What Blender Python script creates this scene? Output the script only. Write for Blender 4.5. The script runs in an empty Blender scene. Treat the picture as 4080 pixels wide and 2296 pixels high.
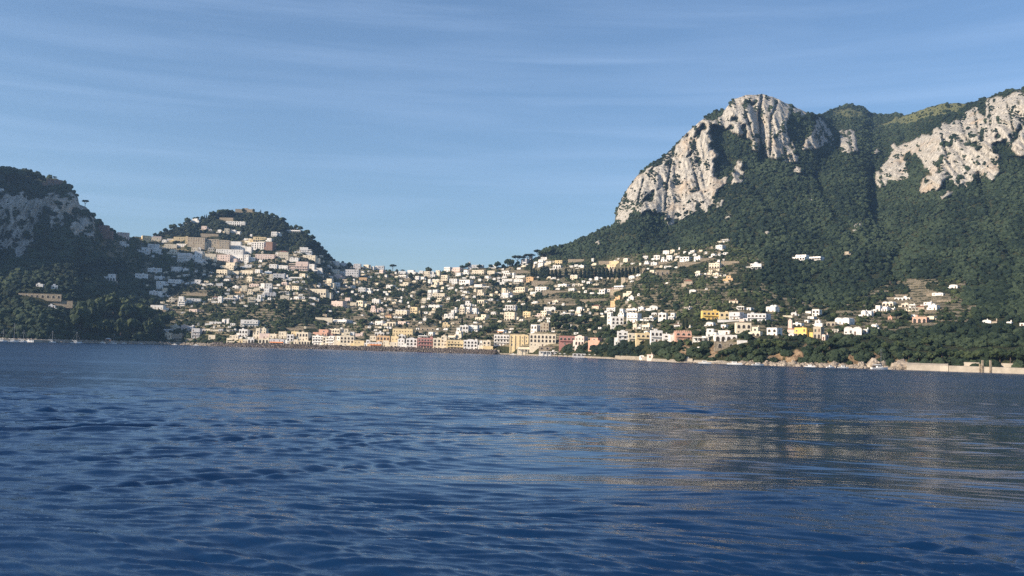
import bpy, math, random
import numpy as np
from mathutils import Matrix, Vector

# ------------------------------------------------------------------ camera
S = bpy.context.scene
COL = S.collection
F = 3853.0                       # focal length in photograph pixels (4080 wide)
PITCH = math.radians(3.58); ROLL = math.atan(0.027); CAMH = 6.0
cp, sp, cr, sr = math.cos(PITCH), math.sin(PITCH), math.cos(ROLL), math.sin(ROLL)
FW = np.array([0, cp, sp]); R0 = np.array([1.0, 0, 0]); U0 = np.array([0, -sp, cp])
RA = cr * R0 + sr * U0; UA = cr * U0 - sr * R0
cam_d = bpy.data.cameras.new('camera'); cam = bpy.data.objects.new('camera', cam_d); COL.objects.link(cam)
cam_d.sensor_width = 36.0; cam_d.lens = 36.0 * F / 4080.0
cam_d.clip_start = 0.5; cam_d.clip_end = 30000
m = Matrix.Identity(4)
for i in range(3):
    m[i][0] = RA[i]; m[i][1] = UA[i]; m[i][2] = -FW[i]
m[2][3] = CAMH
cam.matrix_world = m
S.camera = cam

# ------------------------------------------------------------------ sun, sky, exposure
SUN_EL = math.radians(25); SUN_DIR = np.array([-0.91, -0.41])   # towards the sun, in plan
SUN_DIR = SUN_DIR / np.linalg.norm(SUN_DIR)
sun_v = Vector((SUN_DIR[0] * math.cos(SUN_EL), SUN_DIR[1] * math.cos(SUN_EL), math.sin(SUN_EL)))
sd = bpy.data.lights.new('sun', 'SUN'); sd.energy = 5.0; sd.angle = math.radians(0.5); sd.color = (1.0, 0.84, 0.66)
so = bpy.data.objects.new('sun', sd); COL.objects.link(so)
so.rotation_euler = sun_v.to_track_quat('Z', 'Y').to_euler()
W = bpy.data.worlds.new('World'); S.world = W; W.use_nodes = True
nt = W.node_tree; nt.nodes.clear()
def nn(t, nt=nt, **k):
    n = nt.nodes.new(t)
    for a, b in k.items(): setattr(n, a, b)
    return n
sky = nn('ShaderNodeTexSky', sky_type='NISHITA', sun_disc=False, sun_elevation=SUN_EL,
         sun_rotation=math.atan2(SUN_DIR[0], SUN_DIR[1]), altitude=0.0, air_density=1.0, dust_density=0.8, ozone_density=4.2)
# thin cirrus: brighter streaks of real cloud in the sky, by direction
tc = nn('ShaderNodeTexCoord'); mp = nn('ShaderNodeMapping'); mp.inputs['Scale'].default_value = (1.2, 1.2, 16.0); mp.inputs['Rotation'].default_value = (0.0, 0.06, 0.1)
mp.inputs['Location'].default_value = (0.3, 0.1, 0.2)
n1 = nn('ShaderNodeTexNoise'); n1.inputs['Scale'].default_value = 2.2; n1.inputs['Detail'].default_value = 5; n1.inputs['Roughness'].default_value = 0.55; n1.inputs['Distortion'].default_value = 0.4
mp2 = nn('ShaderNodeMapping'); mp2.inputs['Scale'].default_value = (1.2, 1.2, 30.0); mp2.inputs['Rotation'].default_value = (0.0, 0.30, 0.0); mp2.inputs['Location'].default_value = (1.3, 0.1, 0.9)
n2 = nn('ShaderNodeTexNoise'); n2.inputs['Scale'].default_value = 1.3; n2.inputs['Detail'].default_value = 4; n2.inputs['Distortion'].default_value = 0.3
r1 = nn('ShaderNodeMapRange'); r1.inputs[1].default_value = 0.42; r1.inputs[2].default_value = 0.85; r1.inputs[3].default_value = 0.0; r1.inputs[4].default_value = 0.17
r2 = nn('ShaderNodeMapRange'); r2.inputs[1].default_value = 0.55; r2.inputs[2].default_value = 0.82; r2.inputs[3].default_value = 0.0; r2.inputs[4].default_value = 0.20
ad = nn('ShaderNodeMath', operation='ADD')
mx = nn('ShaderNodeMix', data_type='RGBA'); mx.inputs[7].default_value = (4.8, 6.2, 8.6, 1)
bg = nn('ShaderNodeBackground'); bg.inputs[1].default_value = 0.098; wo = nn('ShaderNodeOutputWorld')
L = nt.links.new
L(tc.outputs['Generated'], mp.inputs[0]); L(mp.outputs[0], n1.inputs['Vector']); L(tc.outputs['Generated'], mp2.inputs[0]); L(mp2.outputs[0], n2.inputs['Vector'])
L(n1.outputs[0], r1.inputs[0]); L(n2.outputs[0], r2.inputs[0]); L(r1.outputs[0], ad.inputs[0]); L(r2.outputs[0], ad.inputs[1])
L(ad.outputs[0], mx.inputs[0]); L(sky.outputs[0], mx.inputs[6]); L(mx.outputs[2], bg.inputs[0]); L(bg.outputs[0], wo.inputs[0])
vs = S.view_settings; vs.view_transform = 'Standard'; vs.look = 'None'; vs.gamma = 1; vs.use_curve_mapping = False; vs.exposure = 0.64
S.cycles.use_denoising = False; S.cycles.max_bounces = 6; S.cycles.diffuse_bounces = 2; S.cycles.glossy_bounces = 3; S.cycles.volume_bounces = 0
S.cycles.volume_step_rate = 5.0; S.cycles.volume_max_steps = 64

# ------------------------------------------------------------------ geometry of the view -> real points
def ray(x, y):
    """World direction (with forward component 1) through photograph pixel x, y; arrays allowed."""
    x = np.asarray(x, float); y = np.asarray(y, float)
    dx = (x - 2040.0)[..., None]; dy = (y - 1148.0)[..., None]
    r = FW * F + RA * dx - UA * dy
    return r / r[..., 1:2]
def at(x, y, D):
    return ray(x, y) * np.asarray(D, float)[..., None] + np.array([0, 0, CAMH])
def proj(P):
    P = np.asarray(P, float) - np.array([0, 0, CAMH])
    z = P @ FW
    return 2040.0 + F * (P @ RA) / z, 1148.0 - F * (P @ UA) / z

# ------------------------------------------------------------------ noise (numpy)
rng = np.random.default_rng(7); random.seed(7)
_perm = np.random.default_rng(3).permutation(4096)
def _h(ix, iy): return (_perm[(_perm[ix & 4095] + iy) & 4095]) / 4096.0
def vnoise(x, y):
    xi = np.floor(x).astype(int); yi = np.floor(y).astype(int); fx = x - xi; fy = y - yi
    fx = fx * fx * (3 - 2 * fx); fy = fy * fy * (3 - 2 * fy)
    return ((_h(xi, yi) * (1 - fx) + _h(xi + 1, yi) * fx) * (1 - fy) + (_h(xi, yi + 1) * (1 - fx) + _h(xi + 1, yi + 1) * fx) * fy) * 2 - 1
def fbm(x, y, o=4, g=0.5):
    s = 0; a = 1; t = 0
    for i in range(o):
        s = s + a * vnoise(x * 2 ** i + 17.3 * i, y * 2 ** i + 9.1 * i); t += a; a *= g
    return s / t
def ridged(x, y, o=3):
    s = 0; a = 1; t = 0
    for i in range(o):
        s = s + a * (1 - 2 * np.abs(vnoise(x * 2 ** i + 31.7 * i, y * 2 ** i + 5.3 * i))); t += a; a *= 0.5
    return s / t
def inpoly(px, py, poly):
    r = np.zeros(px.shape, bool); n = len(poly)
    for i in range(n):
        x0, y0 = poly[i]; x1, y1 = poly[(i + 1) % n]
        if y0 == y1: continue
        c = ((y0 > py) != (y1 > py)) & (px < (x1 - x0) * (py - y0) / (y1 - y0) + x0)
        r ^= c
    return r

# ------------------------------------------------------------------ materials
MATS = {}
def mat(name, build):
    if name in MATS: return MATS[name]
    mt = bpy.data.materials.new(name); mt.use_nodes = True; t = mt.node_tree
    b = t.nodes['Principled BSDF']; build(t, b, t.links.new); MATS[name] = mt
    return mt
def noise(t, scale, detail=4, rough=0.6, coord='Object', sc=(1, 1, 1), dist=0.0):
    c = t.nodes.new('ShaderNodeTexCoord'); mpn = t.nodes.new('ShaderNodeMapping'); mpn.inputs['Scale'].default_value = sc
    n = t.nodes.new('ShaderNodeTexNoise'); n.inputs['Scale'].default_value = scale; n.inputs['Detail'].default_value = detail
    n.inputs['Roughness'].default_value = rough; n.inputs['Distortion'].default_value = dist
    t.links.new(c.outputs[coord], mpn.inputs[0]); t.links.new(mpn.outputs[0], n.inputs['Vector'])
    return n.outputs[0]
def ramp(t, src, stops):
    r = t.nodes.new('ShaderNodeValToRGB'); e = r.color_ramp.elements
    while len(e) < len(stops): e.new(0.5)
    for k, (p, c) in enumerate(stops): e[k].position = p; e[k].color = (*c, 1)
    t.links.new(src, r.inputs[0]); return r.outputs[0]
def mixc(t, fac, a, b):
    mxn = t.nodes.new('ShaderNodeMix'); mxn.data_type = 'RGBA'
    for s_, v in ((0, fac), (6, a), (7, b)):
        if isinstance(v, (int, float)): mxn.inputs[s_].default_value = v
        elif isinstance(v, tuple): mxn.inputs[s_].default_value = (*v, 1)
        else: t.links.new(v, mxn.inputs[s_])
    return mxn.outputs[2]
def bump(t, b, src, strength, dist):
    bn = t.nodes.new('ShaderNodeBump'); bn.inputs['Strength'].default_value = strength; bn.inputs['Distance'].default_value = dist
    t.links.new(src, bn.inputs['Height']); t.links.new(bn.outputs[0], b.inputs['Normal'])
def attr(t, name):
    a = t.nodes.new('ShaderNodeAttribute'); a.attribute_name = name; return a
def plain(name, col, rough=0.8, var=0.12, scale=0.6, metal=0.0):
    def f(t, b, l):
        n = noise(t, scale, 5, 0.65)
        lo = tuple(c * (1 - var * 1.6) for c in col); hi = tuple(min(1, c * (1 + var * 0.5)) for c in col)
        l(ramp(t, n, [(0.3, lo), (0.62, hi)]), b.inputs['Base Color'])
        b.inputs['Roughness'].default_value = rough; b.inputs['Metallic'].default_value = metal
    return mat(name, f)
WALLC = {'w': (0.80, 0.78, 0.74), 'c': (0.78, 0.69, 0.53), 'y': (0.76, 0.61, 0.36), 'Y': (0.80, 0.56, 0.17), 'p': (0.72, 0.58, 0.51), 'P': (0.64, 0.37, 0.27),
         'r': (0.46, 0.22, 0.19), 'o': (0.66, 0.44, 0.24), 's': (0.42, 0.36, 0.27), 'g': (0.56, 0.56, 0.57), 'n': (0.22, 0.13, 0.10)}  # brick brown has shade mixed in for the red wall and palazzo
WORD = {'w': 'white', 'c': 'cream', 'y': 'pale yellow', 'Y': 'bright yellow', 'p': 'pale pink', 'P': 'salmon pink', 'r': 'dark red', 'o': 'orange', 's': 'tan stone', 'g': 'grey', 'n': 'shade-darkened brick brown'}
def wallmat(c):
    def f(t, b, l):
        col = WALLC[c]
        oi = t.nodes.new('ShaderNodeObjectInfo')
        n = noise(t, 0.35, 6, 0.7, sc=(1, 1, 0.35)); n2 = noise(t, 1.7, 4, 0.7, sc=(1, 1, 0.2))
        base = ramp(t, n, [(0.30, tuple(v * 0.74 for v in col)), (0.5, col), (0.75, tuple(min(0.86, v * 1.06) for v in col))])
        st = ramp(t, n2, [(0.34, (0.74, 0.69, 0.62)), (0.50, (1, 1, 1))])
        m1 = t.nodes.new('ShaderNodeMix'); m1.data_type = 'RGBA'; m1.blend_type = 'MULTIPLY'; m1.inputs[0].default_value = 0.8
        l(base, m1.inputs[6]); l(st, m1.inputs[7]); l(m1.outputs[2], b.inputs['Base Color'])
        b.inputs['Roughness'].default_value = 0.85
    return mat('plaster_' + WORD[c].replace(' ', '_'), f)
M_GLASS = mat('window_glass', lambda t, b, l: (b.inputs['Base Color'].__setattr__('default_value', (0.035, 0.035, 0.04, 1)), b.inputs['Roughness'].__setattr__('default_value', 0.25)))
M_DARK = plain('dark_opening', (0.045, 0.038, 0.033), 0.9)
M_FRAME = plain('window_surround', (0.68, 0.64, 0.56), 0.8)
M_GREENSH = plain('green_shutter', (0.05, 0.10, 0.07), 0.7)
M_BROWNSH = plain('brown_shutter', (0.13, 0.07, 0.04), 0.7)
M_ROOF = plain('flat_roof', (0.50, 0.46, 0.40), 0.9, 0.3, 0.4)
M_VAULT = plain('lime_vault', (0.66, 0.64, 0.60), 0.85, 0.2, 0.5)
M_TILE = mat('terracotta_tiles', lambda t, b, l: (l(ramp(t, noise(t, 3.0, 4, 0.7), [(0.3, (0.20, 0.09, 0.05)), (0.7, (0.42, 0.21, 0.12))]), b.inputs['Base Color'])))
M_STONE = plain('dry_stone', (0.34, 0.28, 0.20), 0.95, 0.45, 0.7)
M_CONC = mat('pale_concrete', lambda t, b, l: (l(mixc(t, noise(t, 1.2, 5, 0.75, sc=(1, 1, 0.5)), ramp(t, noise(t, 0.25, 5, 0.7), [(0.3, (0.20, 0.17, 0.13)), (0.6, (0.46, 0.40, 0.32))]), (0.30, 0.26, 0.20)), b.inputs['Base Color'])))
M_WOOD = plain('bark', (0.09, 0.065, 0.045), 0.95, 0.3, 2.0)
M_PAINT = plain('white_paint', (0.80, 0.80, 0.78), 0.35, 0.05)
M_METAL = plain('grey_metal', (0.45, 0.45, 0.45), 0.4, 0.1, 1.0, 0.6)
M_AWN = plain('awning_blue', (0.10, 0.22, 0.36), 0.8)
M_AWNW = plain('awning_white', (0.74, 0.73, 0.70), 0.8)
M_TURQ = plain('pool_turquoise', (0.05, 0.42, 0.36), 0.4)
M_ORANGE = plain('orange_awning', (0.75, 0.28, 0.10), 0.7)
def leafmat(name, dark, mid, light):
    def f(t, b, l):
        a = attr(t, 'tone'); n = noise(t, 0.55, 5, 0.75); ad_ = t.nodes.new('ShaderNodeMath'); ad_.operation = 'MULTIPLY_ADD'; ad_.inputs[1].default_value = 0.55
        l(n, ad_.inputs[0]); 
        ml = t.nodes.new('ShaderNodeMath'); ml.operation = 'MULTIPLY'; ml.inputs[1].default_value = 0.5; l(a.outputs['Fac'], ml.inputs[0]); l(ml.outputs[0], ad_.inputs[2])
        l(ramp(t, ad_.outputs[0], [(0.22, dark), (0.5, mid), (0.78, light)]), b.inputs['Base Color'])
        b.inputs['Roughness'].default_value = 0.75; b.inputs['Specular IOR Level'].default_value = 0.15
        bump(t, b, noise(t, 1.6, 3, 0.7), 0.8, 0.8)
    return mat(name, f)
M_LEAF = leafmat('woodland_foliage', (0.010, 0.019, 0.012), (0.022, 0.036, 0.019), (0.045, 0.064, 0.034))
M_LEAF2 = leafmat('garden_foliage', (0.011, 0.020, 0.012), (0.026, 0.041, 0.019), (0.075, 0.092, 0.038))
M_PINE = leafmat('pine_foliage', (0.008, 0.015, 0.011), (0.016, 0.026, 0.017), (0.034, 0.045, 0.024))

# ------------------------------------------------------------------ mesh building
def link(o, parent=None):
    COL.objects.link(o)
    if parent is not None: o.parent = parent
    return o
def tag(o, label=None, cat=None, group=None, kind=None):
    if label: o['label'] = label
    if cat: o['category'] = cat
    if group: o['group'] = group
    if kind: o['kind'] = kind
    return o
def npmesh(name, V, Fq, mats, tri=False, midx=None, smooth=False, tone=None):
    me = bpy.data.meshes.new(name); V = np.asarray(V, np.float32); Fq = np.asarray(Fq, np.int32); k = Fq.shape[1]
    me.vertices.add(len(V)); me.vertices.foreach_set('co', V.ravel())
    me.loops.add(Fq.size); me.loops.foreach_set('vertex_index', Fq.ravel())
    me.polygons.add(len(Fq)); me.polygons.foreach_set('loop_start', np.arange(0, Fq.size, k, dtype=np.int32))
    try: me.polygons.foreach_set('loop_total', np.full(len(Fq), k, np.int32))
    except Exception: pass
    if midx is not None: me.polygons.foreach_set('material_index', np.asarray(midx, np.int32))
    me.polygons.foreach_set('use_smooth', np.full(len(Fq), smooth, bool))
    for mt in mats: me.materials.append(mt)
    me.update(calc_edges=True)
    if tone is not None:
        a = me.attributes.new('tone', 'FLOAT', 'POINT'); a.data.foreach_set('value', np.asarray(tone, np.float32))
    return me
class MB:
    """Collects boxes, prisms and tubes into one mesh object."""
    def __init__(s): s.v = []; s.f = []; s.m = []
    def add(s, vs_, fs, mi=0):
        o = len(s.v); s.v += [tuple(v) for v in vs_]; s.f += [tuple(i + o for i in f) for f in fs]; s.m += [mi] * len(fs)
    def box(s, x0, x1, y0, y1, z0, z1, mi=0, bottom=False):
        v = [(x0, y0, z0), (x1, y0, z0), (x1, y1, z0), (x0, y1, z0), (x0, y0, z1), (x1, y0, z1), (x1, y1, z1), (x0, y1, z1)]
        f = [(0, 1, 5, 4), (1, 2, 6, 5), (2, 3, 7, 6), (3, 0, 4, 7), (4, 5, 6, 7), (3, 2, 1, 0)]
        s.add(v, f, mi)
    def prism(s, pts, y0, y1, mi=0):
        n = len(pts); v = [(x, y0, z) for x, z in pts] + [(x, y1, z) for x, z in pts]
        f = [tuple(range(n)), tuple(range(2 * n - 1, n - 1, -1))] + [(i, i + n, (i + 1) % n + n, (i + 1) % n) for i in range(n)]
        s.add(v, f, mi)
    def prismx(s, pts, x0, x1, mi=0):
        n = len(pts); v = [(x0, y, z) for y, z in pts] + [(x1, y, z) for y, z in pts]
        f = [tuple(range(n - 1, -1, -1)), tuple(range(n, 2 * n))] + [(i, (i + 1) % n, (i + 1) % n + n, i + n) for i in range(n)]
        s.add(v, f, mi)
    def tube(s, p0, p1, r0, r1, n=6, mi=0):
        p0 = Vector(p0); p1 = Vector(p1); d = (p1 - p0).normalized(); a = d.orthogonal().normalized(); b = d.cross(a)
        v = []
        for p, r in ((p0, r0), (p1, r1)):
            for k in range(n):
                t_ = 2 * math.pi * k / n; v.append(p + a * r * math.cos(t_) + b * r * math.sin(t_))
        f = [(k, (k + 1) % n, (k + 1) % n + n, k + n) for k in range(n)] + [tuple(range(n - 1, -1, -1)), tuple(range(n, 2 * n))]
        s.add(v, f, mi)
    def mesh(s, name, mats):
        me = bpy.data.meshes.new(name); me.from_pydata(s.v, [], s.f)
        for mt in mats: me.materials.append(mt)
        me.polygons.foreach_set('material_index', s.m); me.update(); return me
    def build(s, name, mats, parent=None):
        if not isinstance(mats, (list, tuple)): mats = [mats]
        return link(bpy.data.objects.new(name, s.mesh(name, mats)), parent)
# ------------------------------------------------------------------ the island
SKY = np.array([(-1400, 40), (-1000, 90), (-700, 210), (-400, 400), (-150, 600), (0, 680), (40, 668), (113, 684), (170, 708), (226, 711), (277, 742), (308, 780), (316, 815), (345, 826), (384, 874), (410, 900), (427, 906), (447, 922), (512, 946),  # skyline left of zero is unseen, raised to throw shade on the left cliff
 (608, 946), (637, 936), (671, 918), (724, 903), (750, 882), (786, 876), (830, 866), (842, 856), (880, 846), (1019, 844), (1066, 853), (1109, 870), (1134, 885), (1150, 902), (1175, 908), (1209, 920), (1237, 940), (1255, 962),
 (1283, 992), (1314, 1022), (1342, 1048), (1446, 1066), (1530, 1078), (1610, 1088), (1735, 1088), (1828, 1072), (1927, 1068), (2000, 1068), (2078, 1052), (2133, 1030), (2186, 996), (2300, 958), (2369, 925), (2430, 905),
 (2449, 890), (2454, 842), (2487, 772), (2535, 703), (2597, 652), (2659, 612), (2715, 550), (2770, 500), (2811, 467), (2853, 443), (2887, 440), (2922, 394), (2977, 379), (3046, 376), (3095, 393), (3157, 422), (3212, 447),
 (3267, 458), (3337, 426), (3385, 417), (3433, 424), (3475, 451), (3516, 458), (3565, 450), (3606, 460), (3682, 434), (3751, 412), (3848, 411), (3903, 400), (3945, 386), (4000, 366), (4048, 356), (4080, 356), (4300, 340), (4600, 380), (5000, 420), (5600, 520)], float)
def ysky(x): return np.interp(x, SKY[:, 0], SKY[:, 1])
DCOL = {  # first two columns: unseen left ridge, pulled forward to cast shade
 -1400: [(0, 720), (.15, 760), (.4, 880), (.7, 1020), (1, 1200)],
 -500: [(0, 860), (.15, 890), (.4, 1010), (.7, 1140), (1, 1300)],
 0: [(0, 889), (.12, 925), (.3, 1020), (.45, 1180), (.53, 1290), (.86, 1350), (1, 1480)],
 160: [(0, 900), (.12, 940), (.3, 1030), (.45, 1190), (.55, 1310), (.88, 1370), (1, 1470)],
 290: [(0, 940), (.12, 985), (.3, 1080), (.5, 1230), (.66, 1340), (.95, 1400), (1, 1430)],
 380: [(0, 980), (.12, 1030), (.3, 1110), (.6, 1300), (.85, 1400), (1, 1430)],
 470: [(0, 1010), (.12, 1060), (.3, 1140), (.6, 1360), (1, 1560)],
 700: [(0, 1090), (.15, 1130), (.5, 1380), (.85, 1600), (1, 1690)],
 970: [(0, 1040), (.08, 1060), (.17, 1130), (.4, 1350), (.65, 1550), (.75, 1620), (1, 1760)],
 1250: [(0, 1020), (.08, 1035), (.2, 1120), (.6, 1420), (.8, 1560), (1, 1700)],
 1700: [(0, 975), (.12, 990), (.25, 1080), (.55, 1330), (1, 1680)],
 2000: [(0, 950), (.10, 962), (.25, 1050), (.55, 1320), (.9, 1600), (1, 1650)],
 2200: [(0, 880), (.08, 895), (.2, 960), (.5, 1250), (.75, 1480), (1, 1680)],
 2450: [(0, 740), (.05, 752), (.13, 772), (.3, 1050), (.6, 1380), (.86, 1600), (1, 1700)],
 2700: [(0, 618), (.03, 626), (.09, 645), (.22, 880), (.40, 1170), (.60, 1530), (.64, 1570), (.96, 1680), (1, 1710)],
 3000: [(0, 588), (.03, 596), (.09, 612), (.2, 830), (.36, 1110), (.55, 1400), (.68, 1560), (.72, 1600), (.95, 1700), (1, 1760)],
 3230: [(0, 574), (.03, 582), (.08, 594), (.2, 825), (.36, 1095), (.6, 1430), (.74, 1590), (.78, 1625), (.96, 1730), (1, 1830)],
 3350: [(0, 566), (.03, 574), (.08, 586), (.2, 820), (.36, 1090), (.6, 1440), (.76, 1620), (.85, 1760), (.93, 2000), (1, 2350)],
 3520: [(0, 560), (.03, 567), (.08, 577), (.2, 800), (.36, 1070), (.6, 1440), (.76, 1640), (.85, 1780), (.93, 2050), (1, 2400)],
 3750: [(0, 545), (.03, 552), (.07, 560), (.2, 770), (.35, 1000), (.58, 1330), (.68, 1440), (.88, 1540), (.93, 1680), (1, 1900)],
 4080: [(0, 516), (.03, 524), (.07, 531), (.2, 740), (.4, 1030), (.65, 1340), (.7, 1390), (.95, 1500), (1, 1600)],
 5000: [(0, 450), (.03, 456), (.07, 466), (.2, 640), (.4, 900), (.65, 1240), (.7, 1300), (.95, 1450), (1, 1550)],
 5600: [(0, 430), (.2, 600), (.6, 1100), (1, 1500)],
}
_dx = np.array(sorted(DCOL)); _tt = np.linspace(0, 1, 201)
_DT = np.array([np.interp(_tt, [p[0] for p in DCOL[k]], [p[1] for p in DCOL[k]]) for k in _dx], float)
# soften the break lines a little
_k = np.ones(5) / 5
_DT[:, 2:-2] = np.array([np.convolve(r, _k, 'valid') for r in _DT])
def dshore(x): return np.interp(x, _dx, _DT[:, 0])
def ywater(x):
    D = dshore(x); x = np.asarray(x, float)
    # pixel y where the ray at depth D meets z = 0
    dx = x - 2040.0
    c = -CAMH / D      # wanted slope z / forward
    # (sp*F + sr*cp*dx - cr*cp*dy) / (cp*F - sr*sp*dx + cr*sp*dy) = c
    num = sp * F + sr * cp * dx - c * (cp * F - sr * sp * dx)
    dy = num / (cr * cp + c * cr * sp)
    return 1148.0 + dy
def depth(x, y):
    """Depth of the smooth terrain seen at photograph pixel x, y."""
    x = np.asarray(x, float); y = np.asarray(y, float)
    yw = ywater(x); ys = ysky(x); t = np.clip((yw - y) / (yw - ys), 0, 1)
    return depth_t(x, t)
def depth_t(x, t):
    i = np.clip(np.searchsorted(_dx, x) - 1, 0, len(_dx) - 2); fx = np.clip((x - _dx[i]) / (_dx[i + 1] - _dx[i]), 0, 1)
    fx = fx * fx * (3 - 2 * fx) * 0.5 + fx * 0.5
    tk = t * 200; j = np.clip(tk.astype(int), 0, 199); ft = tk - j
    a = _DT[i, j] * (1 - ft) + _DT[i, j + 1] * ft; b = _DT[i + 1, j] * (1 - ft) + _DT[i + 1, j + 1] * ft
    return a * (1 - fx) + b * fx

def R8(p): return [(2300 + x / 1.447, 330 + y / 1.447) for x, y in p]
def R1(p): return [(x / 1.769, 600 + y / 1.769) for x, y in p]
def R6(p): return [(2700 + x / 2.736, 950 + y / 2.736) for x, y in p]
def R7(p): return [(3380 + x / 3.223, 1050 + y / 3.223) for x, y in p]
ROCK = [
 R8([(215, 812), (232, 730), (290, 610), (345, 540), (410, 500), (470, 490), (520, 400), (560, 375), (620, 300), (690, 230), (735, 212), (790, 225), (870, 140), (930, 75), (1060, 55), (1180, 92), (1240, 140), (1290, 145), (1330, 185), (1290, 205), (1240, 160), (1205, 240),
     (1215, 320), (1270, 380), (1290, 430), (1270, 460), (1140, 440), (1080, 430), (1085, 340), (1060, 400), (1000, 385), (1010, 330), (950, 318), (880, 270), (800, 248), (772, 235), (760, 300), (790, 360), (825, 420), (780, 455), (800, 520), (830, 560), (870, 545), (862, 590), (800, 640), (790, 690),
     (770, 750), (700, 742), (600, 790), (540, 822), (505, 800), (490, 760), (440, 735), (370, 750), (330, 735), (300, 795), (250, 815)]),
 R8([(925, 450), (955, 455), (970, 540), (940, 590), (890, 592), (900, 520)]),
 R8([(1300, 395), (1310, 330), (1345, 270), (1380, 195), (1430, 230), (1480, 310), (1470, 365), (1400, 375), (1330, 395)]),
 R8([(1505, 380), (1515, 270), (1530, 250), (1575, 270), (1602, 285), (1615, 330), (1612, 436), (1560, 415)]),
 R8([(1715, 520), (1745, 470), (1800, 425), (1840, 370), (1930, 330), (2040, 285), (2110, 230), (2150, 235), (2230, 180), (2290, 150), (2340, 110), (2460, 70), (2700, 20), (2900, 60), (2900, 400), (2600, 400), (2540, 430), (2505, 400), (2480, 330), (2430, 345), (2385, 350), (2400, 400), (2440, 440), (2430, 520), (2390, 560),
     (2300, 560), (2250, 580), (2190, 600), (2120, 560), (2060, 640), (1970, 632), (1990, 560), (2050, 530), (2010, 490), (1960, 430), (1920, 400), (1870, 420), (1900, 480), (1930, 560), (1850, 580), (1740, 612), (1722, 560)]),
 R8([(845, 770), (885, 765), (895, 795), (850, 800)]), R8([(787, 745), (815, 665), (843, 690), (838, 715), (805, 750)]), R8([(1330, 660), (1355, 658), (1366, 695), (1342, 690)]),
 R8([(1590, 860), (1600, 815), (1630, 795), (1640, 830), (1615, 862)]), R8([(2205, 672), (2235, 590), (2250, 600), (2240, 660)]), R8([(2085, 650), (2165, 640), (2150, 668), (2100, 672)]),
 R8([(1240, 525), (1265, 485), (1300, 495), (1290, 525)]), R8([(1075, 860), (1095, 845), (1125, 860), (1100, 868)]), R8([(1700, 405), (1740, 360), (1752, 385), (1720, 412)]),
 R8([(100, 930), (120, 905), (135, 935)]), R8([(850, 470), (870, 455), (868, 475)]), R8([(1805, 370), (1830, 345), (1845, 370), (1820, 390)]),
 R1([(-900, 340), (-300, 330), (0, 310), (90, 335), (170, 290), (200, 330), (250, 315), (300, 335), (375, 290), (430, 300), (500, 290), (540, 330), (600, 375), (640, 420), (670, 500), (660, 605), (540, 605), (490, 545), (500, 470), (450, 420), (460, 480), (430, 535), (360, 525), (330, 480), (250, 520),
     (230, 600), (245, 640), (180, 690), (175, 770), (110, 745), (60, 685), (0, 695), (-300, 720), (-900, 700)]),
 R1([(318, 600), (335, 560), (355, 600), (345, 640)]),
]
OCHRE = [R6([(950, 1345), (965, 1270), (1030, 1245), (1140, 1255), (1150, 1330), (1050, 1370)]), R6([(1170, 1360), (1175, 1290), (1240, 1280), (1300, 1210), (1390, 1220), (1380, 1300), (1290, 1370)]),
         R6([(330, 1300), (340, 1210), (400, 1180), (450, 1230), (440, 1300)]), R6([(1365, 1190), (1385, 1130), (1435, 1140), (1420, 1200)]), R6([(1650, 1380), (1640, 1330), (1700, 1320), (1760, 1360), (1750, 1390)]),
         R6([(1860, 1300), (1880, 1265), (1990, 1300), (2050, 1400), (1900, 1390)]), R7([(250, 1330), (250, 1240), (290, 1200), (380, 1140), (400, 1250), (390, 1330)]), R7([(490, 1330), (500, 1240), (590, 1225), (700, 1235), (780, 1250), (780, 1340)]),
         R6([(-10, 1290), (10, 1210), (90, 1180), (190, 1190), (140, 1270), (60, 1300)])]
GRASS = [R8([(1380, 190), (1430, 165), (1500, 145), (1570, 150), (1650, 165), (1690, 200), (1600, 200), (1500, 195)]),
         R8([(1725, 248), (1900, 180), (2000, 140), (2100, 112), (2250, 108), (2280, 125), (2200, 165), (1950, 222), (1800, 256)])]
TERR = [R7([(740, 240), (790, 205), (880, 215), (1000, 245), (1000, 340), (1120, 360), (1250, 400), (1320, 420), (1320, 500), (1180, 560), (1000, 620), (760, 600), (620, 520), (480, 500), (560, 420), (800, 430), (780, 330)]),
        R7([(1180, 545), (1440, 540), (1880, 545), (1880, 565), (1460, 600), (1200, 590)])]
SETTLE = [(330, 990), (450, 930), (600, 950), (740, 945), (820, 960), (1000, 955), (1200, 985), (1342, 1045), (1700, 1085), (2000, 1066), (2190, 1035), (2400, 1030), (2580, 1010), (2800, 985), (2860, 960), (2980, 1000), (3060, 1055), (3000, 1100), (3100, 1180), (3350, 1230), (3560, 1110), (3850, 1120), (3830, 1230), (3960, 1270), (3700, 1310),
          (3300, 1340), (2950, 1380), (2400, 1385), (1500, 1400), (620, 1365), (640, 1180), (560, 1130), (500, 1060)]
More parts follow.
